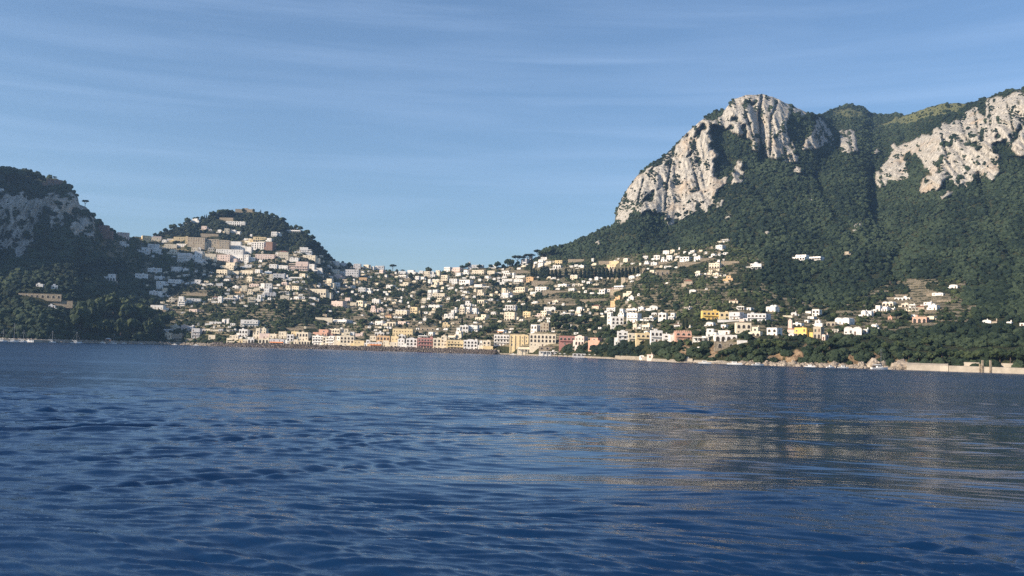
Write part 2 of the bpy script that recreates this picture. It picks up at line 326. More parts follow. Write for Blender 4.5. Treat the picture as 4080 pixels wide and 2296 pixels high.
# ravine lines in the right-hand woods
RAV = [[(3475, 690), (3490, 870), (3540, 940), (3590, 990), (3545, 1060), (3570, 1120)], [(3000, 420), (3040, 500), (3040, 640)], [(3900, 700), (3960, 900), (4040, 1050)], [(2880, 620), (2960, 700), (3100, 860)], [(3250, 700), (3330, 860), (3420, 960)]]
CLEFT = [R8(p) for p in ([(1065, 60), (1050, 200), (1062, 420)], [(1150, 110), (1120, 200), (1115, 420)], [(1240, 150), (1215, 240), (1228, 350)], [(2290, 150), (2312, 300)], [(2470, 80), (2500, 200), (2530, 340)], [(2375, 110), (2385, 250)], [(545, 430), (520, 600), (500, 800)], [(660, 440), (700, 620)], [(765, 230), (815, 400)], [(380, 560), (350, 700)], [(960, 130), (1010, 300)], [(1560, 260), (1590, 420)], [(1370, 220), (1400, 360)], [(2100, 300), (2130, 420)], [(1960, 350), (1990, 430)], [(2210, 220), (2250, 330)], [(2600, 60), (2610, 330)])]
def linedist(px, py, pts):
    d = np.full(px.shape, 1e9)
    for (x0, y0), (x1, y1) in zip(pts[:-1], pts[1:]):
        vx, vy = x1 - x0, y1 - y0; t = np.clip(((px - x0) * vx + (py - y0) * vy) / (vx * vx + vy * vy), 0, 1)
        d = np.minimum(d, np.hypot(px - x0 - t * vx, py - y0 - t * vy))
    return d
def masks(x, y):
    wx = x + 9 * fbm(x / 38, y / 38, 3) + 5 * fbm(x / 9, y / 9, 2); wy = y + 16 * fbm(x / 30 + 50, y / 60, 3) + 6 * fbm(x / 8, y / 14 + 9, 2)
    rock = np.zeros(x.shape, bool); och = rock.copy(); gr = rock.copy(); te = rock.copy()
    for p in ROCK: rock |= inpoly(wx, wy, p)
    for p in OCHRE: och |= inpoly(wx, wy, p)
    for p in GRASS: gr |= inpoly(wx, wy, p)
    for p in TERR: te |= inpoly(x, y, p)
    # ledges and pockets of scrub in the rock
    n = fbm(x / 26 + 3, y / 34 + 8, 4); pocket = (n > 0.40)
    big = fbm(x / 70 + 31, y / 110 + 2, 3) > 0.50
    rock &= ~(pocket | (big & (y < 800)))
    return rock, och, gr, te
def relief(x, y, D, rock, och):
    """Extra depth from buttresses, gullies and terraces (metres)."""
    X = (x - 2040) / F * D; Z = (1400 - y) / F * D
    r = rock.astype(float)
    d = r * (-22 * (ridged(X / 62 + 4, Z / 260 + 1, 3)) - 13 * ridged(X / 21, Z / 120, 3) - 6 * ridged(X / 8 + 7, Z / 40, 2) - 3.0 * fbm(X / 5, Z / 11, 3))
    wood = (1 - r)
    inset = inpoly(x, y, SETTLE)
    d = d + wood * np.where(inset | (y > 1330), 0.12, 1.0) * (20 * fbm(X / 110, D / 260 + Z / 240, 3))
    for k, L_ in enumerate(RAV):
        dd = linedist(x, y, L_); d = d + (38 if k == 0 else 26) * np.exp(-(dd / (22 if k == 0 else 16)) ** 2)
    for k, L_ in enumerate(CLEFT):
        dd = linedist(x + 5 * fbm(x / 12, y / 25, 2), y, L_); d = d + r * (26 if k == 0 else 12) * np.exp(-(dd / (7 if k == 0 else 4.5)) ** 2)
    d = d + och * (-5 * ridged(X / 16, Z / 16, 3) - 2 * fbm(X / 4, Z / 5, 2))
    return d
NXT = 1180; NT = 340
gx = np.concatenate([np.linspace(-1400, -60, 90)[:-1], np.linspace(-60, 4140, NXT - 180), np.linspace(4140, 5600, 92)[1:]]); NXT = len(gx)
gt = np.linspace(0, 1, NT)
GX, GT = np.meshgrid(gx, gt)
YW = ywater(GX); YS = ysky(GX)
# little bumps on the skyline where rock stands free
YS = YS + np.where(GX > 2440, 4.0, 2.0) * fbm(GX / 14, GX * 0 + 3.3, 3)
GY = YW - (YW - YS) * GT
GD = depth_t(GX, GT)
rock, och, gr, te = masks(GX, GY)
def blur(a, n=1):
    a = a.astype(float)
    for _ in range(n):
        b = a.copy(); b[1:-1, 1:-1] = (a[1:-1, 1:-1] * 4 + a[:-2, 1:-1] + a[2:, 1:-1] + a[1:-1, :-2] + a[1:-1, 2:]) / 8; a = b
    return a
RR = relief(GX, GY, GD, blur(rock, 3), blur(och, 2)) * np.clip(GT / 0.02, 0, 1)
TS = np.where(inpoly(GX, GY, SETTLE) & (GT > 0.08), 1.0, 0.0)
# garden terraces: treads and risers
P = at(GX, GY, GD)
step = 3.4; ph = (P[..., 2] + 6 * fbm(P[..., 0] / 150, P[..., 1] / 150, 2)) / step
fr = ph - np.floor(ph); sm = np.clip((fr - 0.0) / 0.35, 0, 1)
riser = (TS > 0) & (fr < 0.40)
GD2 = GD + RR + TS * ((sm - fr) * -0.0)
P = at(GX, GY, GD2)
P[..., 2] += TS * (sm - fr) * step * 0.6
# rows below the waterline and behind the skyline
rows = []
und = P[0].copy(); und[:, 1] -= 60; und[:, 2] = -14; rows.append(und)
u2 = P[0].copy(); u2[:, 1] -= 3; u2[:, 2] = -1.5; rows.append(u2)
top = P[-1]
back = []
for dy, fz in ((12, 0.99), (60, 0.93), (200, 0.75), (500, 0.45), (1000, 0.0)):
    b = top.copy(); s = (b[:, 1] + dy) / b[:, 1]; b[:, 0] *= s; b[:, 1] += dy; b[:, 2] = b[:, 2] * fz - (3 if fz == 0 else 0); back.append(b)
allr = np.concatenate([np.array(rows), P, np.array(back)], 0)
nr, nc = allr.shape[:2]
idx = np.arange(nr * nc).reshape(nr, nc)
Fq = np.stack([idx[:-1, :-1], idx[:-1, 1:], idx[1:, 1:], idx[1:, :-1]], -1).reshape(-1, 4)
def padrow(a, lo=0.0): return np.concatenate([np.repeat(a[:1] * 0 + lo, 2, 0), a, np.repeat(a[-1:], 5, 0)], 0)
def terrain_mat(t, b, l):
    c = attr(t, 'rock').outputs['Fac']; oc = attr(t, 'ochre').outputs['Fac']; g = attr(t, 'grass').outputs['Fac']; te_ = attr(t, 'terrace').outputs['Fac']; be = attr(t, 'beach').outputs['Fac']
    n1 = noise(t, 0.035, 6, 0.62, sc=(1, 1, 0.35), dist=0.6); n2 = noise(t, 0.16, 6, 0.75, sc=(1.6, 1.6, 0.16)); n3 = noise(t, 0.9, 4, 0.75, sc=(1, 1, 0.5)); n4 = noise(t, 0.02, 3, 0.5)
    rockc = ramp(t, n2, [(0.30, (0.12, 0.11, 0.095)), (0.43, (0.31, 0.29, 0.25)), (0.52, (0.50, 0.47, 0.41)), (0.70, (0.63, 0.59, 0.52))])
    warm = ramp(t, n2, [(0.30, (0.26, 0.17, 0.10)), (0.55, (0.50, 0.36, 0.22)), (0.75, (0.58, 0.45, 0.31))])
    wf = ramp(t, n4, [(0.54, (0, 0, 0)), (0.70, (0.5, 0.5, 0.5))]); rc = mixc(t, wf, rockc, warm)
    cr_ = ramp(t, n3, [(0.33, (0.30, 0.28, 0.24)), (0.46, (1, 1, 1))])
    mu = t.nodes.new('ShaderNodeMix'); mu.data_type = 'RGBA'; mu.blend_type = 'MULTIPLY'; mu.inputs[0].default_value = 0.75; l(rc, mu.inputs[6]); l(cr_, mu.inputs[7]); rc = mu.outputs[2]
    soil = ramp(t, n3, [(0.3, (0.020, 0.028, 0.014)), (0.5, (0.042, 0.050, 0.023)), (0.72, (0.12, 0.11, 0.06))])
    grc = ramp(t, n3, [(0.3, (0.07, 0.085, 0.035)), (0.55, (0.16, 0.165, 0.075)), (0.75, (0.24, 0.22, 0.12))])
    trc = ramp(t, n3, [(0.3, (0.14, 0.12, 0.075)), (0.6, (0.33, 0.28, 0.19)), (0.8, (0.42, 0.36, 0.26))])
    occ = ramp(t, n2, [(0.35, (0.13, 0.085, 0.05)), (0.5, (0.32, 0.22, 0.13)), (0.7, (0.48, 0.37, 0.25))])
    sand = ramp(t, n3, [(0.3, (0.30, 0.26, 0.21)), (0.7, (0.48, 0.43, 0.36))])
    col = mixc(t, g, soil, grc); col = mixc(t, te_, col, trc); col = mixc(t, c, col, rc); col = mixc(t, oc, col, occ); col = mixc(t, be, col, sand)
    l(col, b.inputs['Base Color']); b.inputs['Roughness'].default_value = 0.95; b.inputs['Specular IOR Level'].default_value = 0.1
    bump(t, b, n2, 1.0, 3.5)
M_TERR = mat('hillside_ground', terrain_mat)
me = npmesh('hillside', allr.reshape(-1, 3), Fq, [M_TERR], smooth=True)
beach = np.where((GX > 1980) & (GX < 5000) & (GT < 0.012), 1.0, 0.0)
terr = np.maximum(te * (riser | (fbm(GX / 20, GY / 10, 2) > 0.0)), riser * (fbm(GX / 60 + 5, GY / 22, 3) > -0.10) * 0.9)
for nm, arr in (('rock', blur(rock, 1)), ('ochre', blur(och, 1)), ('grass', blur(gr, 2)), ('terrace', blur(terr, 0)), ('beach', beach)):
    a = me.attributes.new(nm, 'FLOAT', 'POINT'); a.data.foreach_set('value', padrow(arr.astype(np.float32)).ravel().astype(np.float32))
tag(link(bpy.data.objects.new('hillside', me)), 'steep limestone island slope above the bay', kind='structure')
# bilinear lookup on the finished terrain
PZ = P
def surf(x, y):
    """World point of the terrain surface seen at pixel x, y (nearest grid sample)."""
    x = np.atleast_1d(np.asarray(x, float)); y = np.atleast_1d(np.asarray(y, float))
    i = np.clip(np.interp(x, gx, np.arange(len(gx))), 0, len(gx) - 1.001); yw = ywater(x); ys = ysky(x)
    j = np.clip((yw - y) / (yw - ys), 0, 0.9999) * (NT - 1)
    i0 = i.astype(int); j0 = j.astype(int); fi = (i - i0)[:, None]; fj = (j - j0)[:, None]
    return (PZ[j0, i0] * (1 - fi) + PZ[j0, i0 + 1] * fi) * (1 - fj) + (PZ[j0 + 1, i0] * (1 - fi) + PZ[j0 + 1, i0 + 1] * fi) * fj

# ------------------------------------------------------------------ sea
def make_sea():
    az = np.concatenate([np.radians(np.linspace(-180, -38, 24))[:-1], np.radians(np.linspace(-38, 38, 1300)), np.radians(np.linspace(38, 180, 24))[1:-1]])
    r = [6.0]
    while r[-1] < 2600: r.append(r[-1] * (1.0034 if r[-1] < 130 else 1.012))
    r = np.array(r); A, Rr = np.meshgrid(az, r)
    X = Rr * np.sin(A); Y = Rr * np.cos(A); Z = np.zeros_like(X)
    g = np.random.default_rng(11); res = np.maximum(Rr * 0.0036, 0.04)
    wxx = X + 2.5 * fbm(X / 14, Y / 14, 2); wyy = Y + 2.5 * fbm(X / 14 + 40, Y / 14, 2)
    patch = 0.65 + 0.9 * fbm(X / 20 + 3, Y / 26, 3)
    calm = np.clip((X + 8 + 14 * fbm(X / 18, Y / 9 + 5, 3)) / 14, 0, 1) * np.clip((Rr + 9 * fbm(X / 16, Y / 16, 3) - 44) / 8, 0, 1) * np.clip((106 + 8 * fbm(X / 20, Y / 20 + 9, 3) - Rr) / 8, 0, 1)
    patch = np.clip(patch, .5, 1.4) * (1 - .78 * calm)
    for k in range(72):
        lam = 0.22 * (1.073 ** k); th = math.radians(80 + g.normal() * (15 if k < 34 else 21)); ph_ = g.random() * 6.28
        if k > 56: th = math.radians(86 + g.normal() * 9)
        amp = 0.0062 * lam ** 0.80 * (0.6 + 0.8 * g.random())
        amp *= np.interp(lam, [.2, .5, .9, 1.6, 3, 6, 20], [4.2, 3.8, 3.4, 2.3, 1.1, .4, .25])
        kx, ky = math.cos(th), math.sin(th); fall = np.clip((lam / res - 2.0) / 2.0, 0, 1)
        w = np.sin(2 * math.pi / lam * (kx * wxx + ky * wyy) + ph_); w = 2 * (w * .5 + .5) ** 1.7 - 1
        Z += amp * fall * w * (patch if lam < 6 else 1)
    # the ferry's own wake: a few long low crests running off to the left
    for (x0, y0, th, lam, am) in ((-34, 48, 127, 1.7, 0.17), (-38, 58, 126, 1.9, 0.20), (-50, 72, 125, 2.0, 0.17), (-66, 96, 124, 2.4, 0.20), (-46, 64, 121, 1.5, 0.14), (-60, 84, 128, 1.7, 0.14), (-20, 52, 124, 1.6, 0.08), (-12, 64, 122, 1.7, 0.08), (-30, 42, 132, 1.3, 0.10), (-24, 36, 128, 1.8, 0.07), (-8, 27, 60, 2.4, 0.08)):
        t_ = math.radians(th); u = (X - x0) * math.cos(t_) + (Y - y0) * math.sin(t_)
        e = np.exp(-(u / (1.7 * lam)) ** 2) * np.clip(Rr / 20, 0, 1); v = (X - x0) * -math.sin(t_) + (Y - y0) * math.cos(t_)
        u = u + .9 * fbm(v / 5 + x0, u / 3, 3); Z += 1.4 * am * e * np.exp(-(v / 24) ** 2) * np.clip(.35 + 1.6 * fbm(v / 7 + y0, u / 2.2, 3), 0, 1.4) * np.sin(2 * math.pi * u / lam)
    n, mcol = X.shape; idx = np.arange(n * mcol).reshape(n, mcol); nxt = np.roll(idx, -1, 1)
    Fq = np.stack([idx[:-1], nxt[:-1], nxt[1:], idx[1:]], -1)[..., ::-1].reshape(-1, 4)
    V = np.stack([X, Y, Z], -1).reshape(-1, 3)
    V = np.concatenate([V, [[0, 0, 0]]]);
    def f(t, b, l):
        tc_ = t.nodes.new('ShaderNodeTexCoord')
        b.inputs['Base Color'].default_value = (0.003, 0.022, 0.070, 1); b.inputs['IOR'].default_value = 1.42; b.inputs['Roughness'].default_value = 0.07
        b.inputs['Specular IOR Level'].default_value = 0.5
        na = noise(t, 2.6, 7, 0.72, sc=(0.5, 1.0, 1)); nb = noise(t, 0.22, 4, 0.6, sc=(0.5, 1.0, 1)); nc_ = noise(t, 0.045, 3, 0.6, sc=(0.35, 1.0, 1))
        a1 = t.nodes.new('ShaderNodeMath'); a1.operation = 'MULTIPLY_ADD'; a1.inputs[1].default_value = 2.2; l(nb, a1.inputs[0]); l(na, a1.inputs[2])
        bump(t, b, a1.outputs[0], 0.5, 0.04)
        bn_ = b.inputs['Normal'].links[0].from_node; mm = t.nodes.new('ShaderNodeMapRange'); mm.inputs[1].default_value = 0; mm.inputs[2].default_value = 1; mm.inputs[3].default_value = .05; mm.inputs[4].default_value = .012
        l(attr(t, 'calm').outputs['Fac'], mm.inputs[0]); l(mm.outputs[0], bn_.inputs['Distance'])
        pr = ramp(t, nc_, [(0.40, (0.0, 0.0, 0.0)), (0.62, (0.06, 0.06, 0.06))]); a2 = t.nodes.new('ShaderNodeMath'); a2.operation = 'ADD'
        l(pr, a2.inputs[0]); l(attr(t, 'tone').outputs['Fac'], a2.inputs[1]); l(a2.outputs[0], b.inputs['Roughness'])
    rgh = np.interp(Rr + 14 * fbm(X / 30, Y / 30, 2), [10, 60, 95, 125, 300], [.01, .015, .04, .17, .24]).ravel() * (1 - .8 * calm.ravel())
    me = npmesh('sea', V, Fq, [mat('sea_water', f)], smooth=True, tone=np.concatenate([rgh, [.02]]))
    ca_ = me.attributes.new('calm', 'FLOAT', 'POINT'); ca_.data.foreach_set('value', np.concatenate([np.maximum(calm, np.clip((Rr - 95) / 30, 0, 1)).ravel(), [0]]).astype(np.float32))
    tag(link(bpy.data.objects.new('sea', me)), 'rippled blue sea in front of the island', kind='structure')
make_sea()
# ------------------------------------------------------------------ buildings
HB = []       # houses as pixel boxes, for keeping foliage off them
REC = []      # things waiting for their label
def unit_window(kind):
    m_ = MB()
    if kind == 'window':
        m_.box(-.5, .5, -.06, 0, 0, 1, 0); m_.box(-.40, .40, -.10, -.06, .07, .93, 1)
        m_.box(-.03, .03, -.12, -.10, .07, .93, 0)
        return m_.mesh('window', [M_FRAME, M_GLASS])
    if kind == 'shut':
        m_.box(-.28, .28, -.05, 0, 0, 1, 0); m_.box(-.52, -.28, -.12, 0, 0, 1, 1); m_.box(.28, .52, -.12, 0, 0, 1, 1)
        return m_.mesh('shuttered_window', [M_GLASS, M_GREENSH])
    if kind == 'shutb':
        m_.box(-.5, .5, -.06, 0, 0, 1, 0); m_.box(-.02, .02, -.09, -.06, 0, 1, 1)
        return m_.mesh('shuttered_window', [M_BROWNSH, M_FRAME])
    if kind == 'arch':
        p = [(-.5, 0), (.5, 0)] + [(.5 * math.cos(a), .62 + .38 * math.sin(a)) for a in np.linspace(0, math.pi, 9)]
        q = [(x * 0.86, z * 0.95) for x, z in p]
        m_.prism(p, -.08, 0, 0); m_.prism(q, -.12, -.08, 1); return m_.mesh('archway', [M_FRAME, M_DARK])
    if kind == 'door':
        m_.box(-.5, .5, -.05, 0, 0, 1, 0); m_.box(-.4, .4, -.09, -.05, 0, .93, 1); return m_.mesh('door', [M_FRAME, M_BROWNSH])
UW = {k: unit_window(k) for k in ('window', 'shut', 'shutb', 'arch', 'door')}
NWIN = [0]
def put(kind, parent, x, z, w, h, side, W_, D_):
    nm = {'window': 'window', 'shut': 'shuttered_window', 'shutb': 'shuttered_window', 'arch': 'archway', 'door': 'door'}[kind]
    o = link(bpy.data.objects.new(nm, UW[kind]), parent); NWIN[0] += 1
    if side == 0: o.location = (x, -0.003, z); o.rotation_euler = (0, 0, 0)
    elif side == 1: o.location = (W_ / 2 + .003, x, z); o.rotation_euler = (0, 0, math.pi / 2)
    else: o.location = (-W_ / 2 - .003, x, z); o.rotation_euler = (0, 0, -math.pi / 2)
    o.scale = (w, 1, h)
def yaw_for(x, r):
    return math.radians(np.interp(x, [0, 600, 850, 1500, 2100, 3000, 4000], [20, 14, 0, -15, -26, -33, -38]) + r.uniform(-15, 15))
def building(x0, y0, x1, y1, c, st, phrase, spec=None):
    r = random.Random(int(x0 * 13 + y0 * 7 + x1)); st = st or 'h'
    xc = (x0 + x1) / 2; y1 = min(y1, float(ywater(xc)) - 7)
    if 'W' not in st: y1 = max(y1, float(ysky(xc)) + 3)
    Pb = surf(xc, y1)[0]; D = Pb[1]
    # the real ray at this pixel keeps the base where the photograph shows it
    B = at(np.array([xc]), np.array([y1]), np.array([D]))[0]
    W_ = (x1 - x0) * D / F; H = max(1.6, (y1 - y0) * D / F)
    a = yaw_for(xc, r)
    if 'n' in st or W_ > 24: a *= 0.35
    if 'F' in st or 'row' in phrase and y1 > 1290: a = math.radians(r.uniform(-7, 0))
    dep = min(max(5.0, W_ * r.uniform(0.55, 0.85)), 12) if 'n' not in st else 1.2
    if 'T' in st or 'j' in st: dep = W_ * 0.9
    w = W_ / (math.cos(a) + dep / max(W_, 1) * abs(math.sin(a))) if W_ > 4 else W_
    ox = -math.copysign(dep * abs(math.sin(a)) / 2, -a) if a else 0
    HB.append((x0, y0, x1, y1, D))
    low = H < 3.0 and 'n' not in st
    noun = 'wall' if 'n' in st else 'tower' if ('T' in st and W_ < 9) else 'church' if 'C' in st else 'hotel' if ('H' in st or (W_ > 26 and H > 8)) else 'palazzo' if (W_ > 18 and H > 8) else 'villa' if W_ > 13 else 'house'
    name = {'wall': 'terrace_wall', 'tower': 'tower', 'church': 'church', 'hotel': 'hotel', 'palazzo': 'palazzo', 'villa': 'villa', 'house': 'house'}[noun]
    root = link(bpy.data.objects.new(name, None)); root.empty_display_size = 2
    root.location = (B[0] + ox, B[1], B[2]); root.rotation_euler = (0, 0, a)
    fd = -6 if 'n' not in st else -3
    wm = wallmat(c); hw = w / 2; wall = MB(); g = 0
    if 'n' in st:
        wall.box(-hw, hw, 0, dep, fd, H); wall.box(-hw - .1, hw + .1, -.12, dep + .1, H, H + .25)
        wall.build('wall', [M_STONE if c == 's' else wm], root)
        if 'a' in st:
            for k in range(max(2, int(w / 5))):
                put('arch', root, -hw + (k + .5) * w / max(2, int(w / 5)), .2, 2.4, H * .7, 0, w, dep)
        REC.append((root, xc, c, noun, st, W_, H, phrase, spec)); return root
    par = 0.0 if ('v' in st or 't' in st) else min(0.7, H * .1)
    h = H - par
    if 'v' in st: h = H - min(1.3, H * .3)
    if 't' in st: h = H - min(2.0, H * .3)
    two = ('2' in st) and H > 4.2
    h1 = h * (0.55 if two else 1.0)
    wall.box(-hw, hw, 0, dep, fd, h1)
    def parapet(xa, xb, ya, yb, z, ph=0.5):
        t_ = .28
        wall.box(xa, xb, ya, ya + t_, z, z + ph); wall.box(xa, xb, yb - t_, yb, z, z + ph)
        wall.box(xa, xa + t_, ya + t_, yb - t_, z, z + ph); wall.box(xb - t_, xb, ya + t_, yb - t_, z, z + ph)
    roof = MB()
    if two:
        sgn = r.choice((-1, 1)); xa, xb = (-hw, hw * .35) if sgn < 0 else (-hw * .35, hw)
        ya = dep * .3
        wall.box(xa + .05, xb - .05, ya, dep - .05, h1, h); parapet(-hw, hw, 0, dep, h1, .45)
        parapet(xa + .05, xb - .05, ya, dep - .05, h, par or .1)
        roof.box(xa + .4, xb - .4, ya + .35, dep - .4, h, h + .06); roof.box(-hw + .3, hw - .3, .3, ya - .02, h1, h1 + .06)
    elif 'v' in st:
        nv = max(1, int(round(w / 5.5)))
        for k in range(nv):
            xa = -hw + k * w / nv; ww = w / nv; hh = H - h
            pts = [(xa + ww / 2 - ww / 2 * .97 * math.cos(q), h + hh * math.sin(q)) for q in np.linspace(0, math.pi, 9)]
            roof.prism(pts[::-1], .15, dep - .15)
    elif 't' in st:
        e = .35; zt = H
        if w > dep:
            i_ = dep * .45
            v = [(-hw - e, -e, h), (hw + e, -e, h), (hw + e, dep + e, h), (-hw - e, dep + e, h), (-hw + i_, dep / 2, zt), (hw - i_, dep / 2, zt)]
            roof.add(v, [(0, 1, 5, 4), (1, 2, 5), (2, 3, 4, 5), (3, 0, 4), (3, 2, 1, 0)])
        else:
            v = [(-hw - e, -e, h), (hw + e, -e, h), (hw + e, dep + e, h), (-hw - e, dep + e, h), (0, dep / 2, zt)]
            roof.add(v, [(0, 1, 4), (1, 2, 4), (2, 3, 4), (3, 0, 4), (3, 2, 1, 0)])
    elif 'T' in st:
        nm = max(3, int(w / 1.3))
        for k in range(nm):
            xa = -hw + (k + .2) * w / nm; wall.box(xa, xa + w / nm * .55, 0, .4, h, h + par + .3)
            wall.box(xa, xa + w / nm * .55, dep - .4, dep, h, h + par + .3)
        roof.box(-hw + .3, hw - .3, .45, dep - .45, h, h + .1)
    else:
        parapet(-hw, hw, 0, dep, h, max(par, .15)); roof.box(-hw + .32, hw - .32, .32, dep - .32, h, h + .05)
    if 'b' in st:   # tall flat pilasters with dark slots between
        nb = max(3, int(w / 4.2))
        for k in range(nb + 1):
            xa = -hw + k * w / nb; wall.box(xa - .55, xa + .55, -.55, -.0, fd, h - .3)
    if 'g' in st and H > 4:   # curved gable on the front
        pts = [(hw * .5 * math.cos(q), h + par + 1.0 * math.sin(q)) for q in np.linspace(0, math.pi, 9)]
        wall.prism([(x, z) for x, z in pts][::-1], .02, .3)
    # side annexe and a garden terrace in front: most houses here have both
    if 'F' not in st and 'T' not in st and w < 24 and r.random() < .6 and H > 3:
        sg = r.choice((-1, 1)); aw = w * r.uniform(.25, .5); ah = h * r.uniform(.4, .62); xa, xb = (hw, hw + aw) if sg > 0 else (-hw - aw, -hw)
        wall.box(xa, xb, dep * .25, dep * .95, fd, ah); roof.box(xa + .2, xb - .2, dep * .25 + .2, dep * .95 - .2, ah, ah + .06)
    wob = wall.build('wall', [wm], root)
    if 'F' not in st and w < 17 and r.random() < .6 and not (y1 > 1290 and x0 > 2280):
        gt_ = MB(); e0 = r.uniform(.1, .7) * w; e1 = r.uniform(.1, .7) * w; yo = -r.uniform(2.2, 4.5); hh = r.uniform(.1, .9)
        gt_.box(-hw - e0, hw + e1, yo, yo + .35, fd - 2, hh - .9); gt_.box(-hw - e0, hw + e1, yo + .35, .0, fd, -1.0)
        gt_.build('garden_terrace', [r.choice([M_STONE, M_CONC, wm])], root)
    rm = M_TILE if 't' in st else M_VAULT if 'v' in st else M_ROOF
    rob = roof.build('roof', [rm], root)
    if 'D' in st:
        d_ = MB(); R_ = min(w, dep) * .3
        rings = [[(R_ * math.cos(q) * math.cos(p), dep / 2 + R_ * math.cos(q) * math.sin(p), h + .3 + R_ * .8 * math.sin(q)) for p in np.linspace(0, 2 * math.pi, 13)[:-1]] for q in np.linspace(0, 1.45, 6)]
        vv = [p for rg in rings for p in rg]; ff = [(i * 12 + k, i * 12 + (k + 1) % 12, (i + 1) * 12 + (k + 1) % 12, (i + 1) * 12 + k) for i in range(5) for k in range(12)] + [tuple(range(60, 72))]
        d_.add(vv, ff); d_.build('dome', [M_VAULT], root)
    if 'C' in st:
        d_ = MB(); d_.box(-hw + .3, -hw + 2.9, .6, 3.2, 0, H + 4.2); d_.prism([(-hw + .2, H + 4.2), (-hw + 3.0, H + 4.2), (-hw + 1.6, H + 5.8)], .5, 3.3); d_.build('bell_tower', [wm], root)
    if not two and 'v' not in st and 't' not in st and 'T' not in st and D < 1500 and r.random() < .6 and W_ > 7:
        c_ = MB(); xa = r.uniform(-hw + .8, hw - 2.6); c_.box(xa, xa + r.uniform(1.6, 2.6), dep * .45, dep * .8, h + .05, h + r.uniform(1.2, 2.2)); c_.build('stair_hut', [wm], root)
    elif 't' in st or r.random() < .4:
        c_ = MB(); xa = r.uniform(-hw * .6, hw * .6); zt = h if 't' not in st else h + .4
        c_.box(xa, xa + .6, dep * .6, dep * .6 + .6, zt - .2, zt + 1.5); c_.box(xa - .08, xa + .68, dep * .6 - .08, dep * .6 + .68, zt + 1.5, zt + 1.65); c_.build('chimney', [wm], rob)
    # openings on the front and on the side turned to the sea
    big = H > 8
    ns = max(1, int(round(h / 3.4))); nb = max(1, int(round(w / (3.3 if D < 1200 else 3.9)))); sh = h / ns
    cap = 64 if ('H' in st or W_ > 22) else (18 if D < 1200 else 8 if W_ > 8 else 4)
    cnt = 0; kindw = r.choice(['window', 'window', 'shut', 'shutb']); yf = 0.0
    if 'b' in st: kindw = 'window'
    ww, wh = (1.15, min(1.8, sh * .55))
    for s_ in range(ns):
        if two and s_ * sh + sh * .5 > h1 - .3: continue
        for b_ in range(nb):
            if cnt >= cap: break
            x = -hw + (b_ + .5) * w / nb
            if s_ == 0 and 'a' in st:
                put('arch', root, x, .05, min(2.6, w / nb * .74), sh * .84, 0, w, dep); cnt += 1; continue
            if s_ > 0 and 'A' in st:
                put('arch', root, x, s_ * sh + .25, min(2.1, w / nb * .66), sh * .74, 0, w, dep); cnt += 1; continue
            if r.random() < (.14 if big else .24): continue
            if s_ == 0 and b_ == nb // 2: put('door', root, x, .02, 1.3, min(2.4, sh * .8), 0, w, dep)
            else: put(kindw if r.random() < .8 else r.choice(['window', 'shut', 'shutb']), root, x + r.uniform(-.3, .3), s_ * sh + sh * .24, ww * r.uniform(.75, 1.25), wh * r.choice([.6, .85, 1, 1.15]), 0, w, dep)
            cnt += 1
    side = 1 if a < 0 else 2
    if abs(a) > .15 and D < 1500:
        for s_ in range(ns):
            if two and s_ * sh + sh * .5 > h1 - .3: continue
            for b_ in range(max(1, int(dep / 4.5))):
                if r.random() < .35: continue
                nd = max(1, int(dep / 4.5)); put(kindw, root, (b_ + .5) * dep / nd, s_ * sh + sh * .24, ww * .9, wh, side, w, dep)
    if two and D < 1550:
        xm = (xa + xb) / 2 if sgn < 0 else (xa + xb) / 2
        o = link(bpy.data.objects.new('window', UW['window']), root); o.location = (hw * -.33 * (1 if sgn < 0 else -1), ya - .003, h1 + .7); o.scale = (1.8, 1, min(1.7, (h - h1) * .6))
    if 'k' in st:
        for s_ in range(1, ns):
            b_ = MB(); z = s_ * sh
            b_.box(-hw + .4, hw - .4, -1.1, -.01, z - .12, z + .04, 0); b_.box(-hw + .4, hw - .4, -1.1, -1.02, z + .04, z + .85, 0)
            b_.build('balcony', [wm], root)
    if 'l' in st or 'q' in st:   # pergola / colonnade terrace in front
        b_ = MB(); n_ = max(3, int(w / 3))
        for k in range(n_ + 1):
            xx = -hw + k * w / n_; b_.box(xx - .18, xx + .18, -2.6, -2.25, fd * .4, 2.4)
        b_.box(-hw - .2, hw + .2, -2.7, -.02, 2.4, 2.58); b_.build('pergola', [M_FRAME if 'l' in st else M_AWNW], root)
    if 'z' in st:
        b_ = MB(); b_.prismx([(-2.2, 2.0), (-.02, 2.9), (-.02, 3.05), (-2.2, 2.15)], -hw + .3, hw - .3); b_.build('awning', [M_AWN if r.random() < .5 else M_ORANGE], root)
    REC.append((root, xc, c, noun, st, W_, H, phrase, spec))
    return root

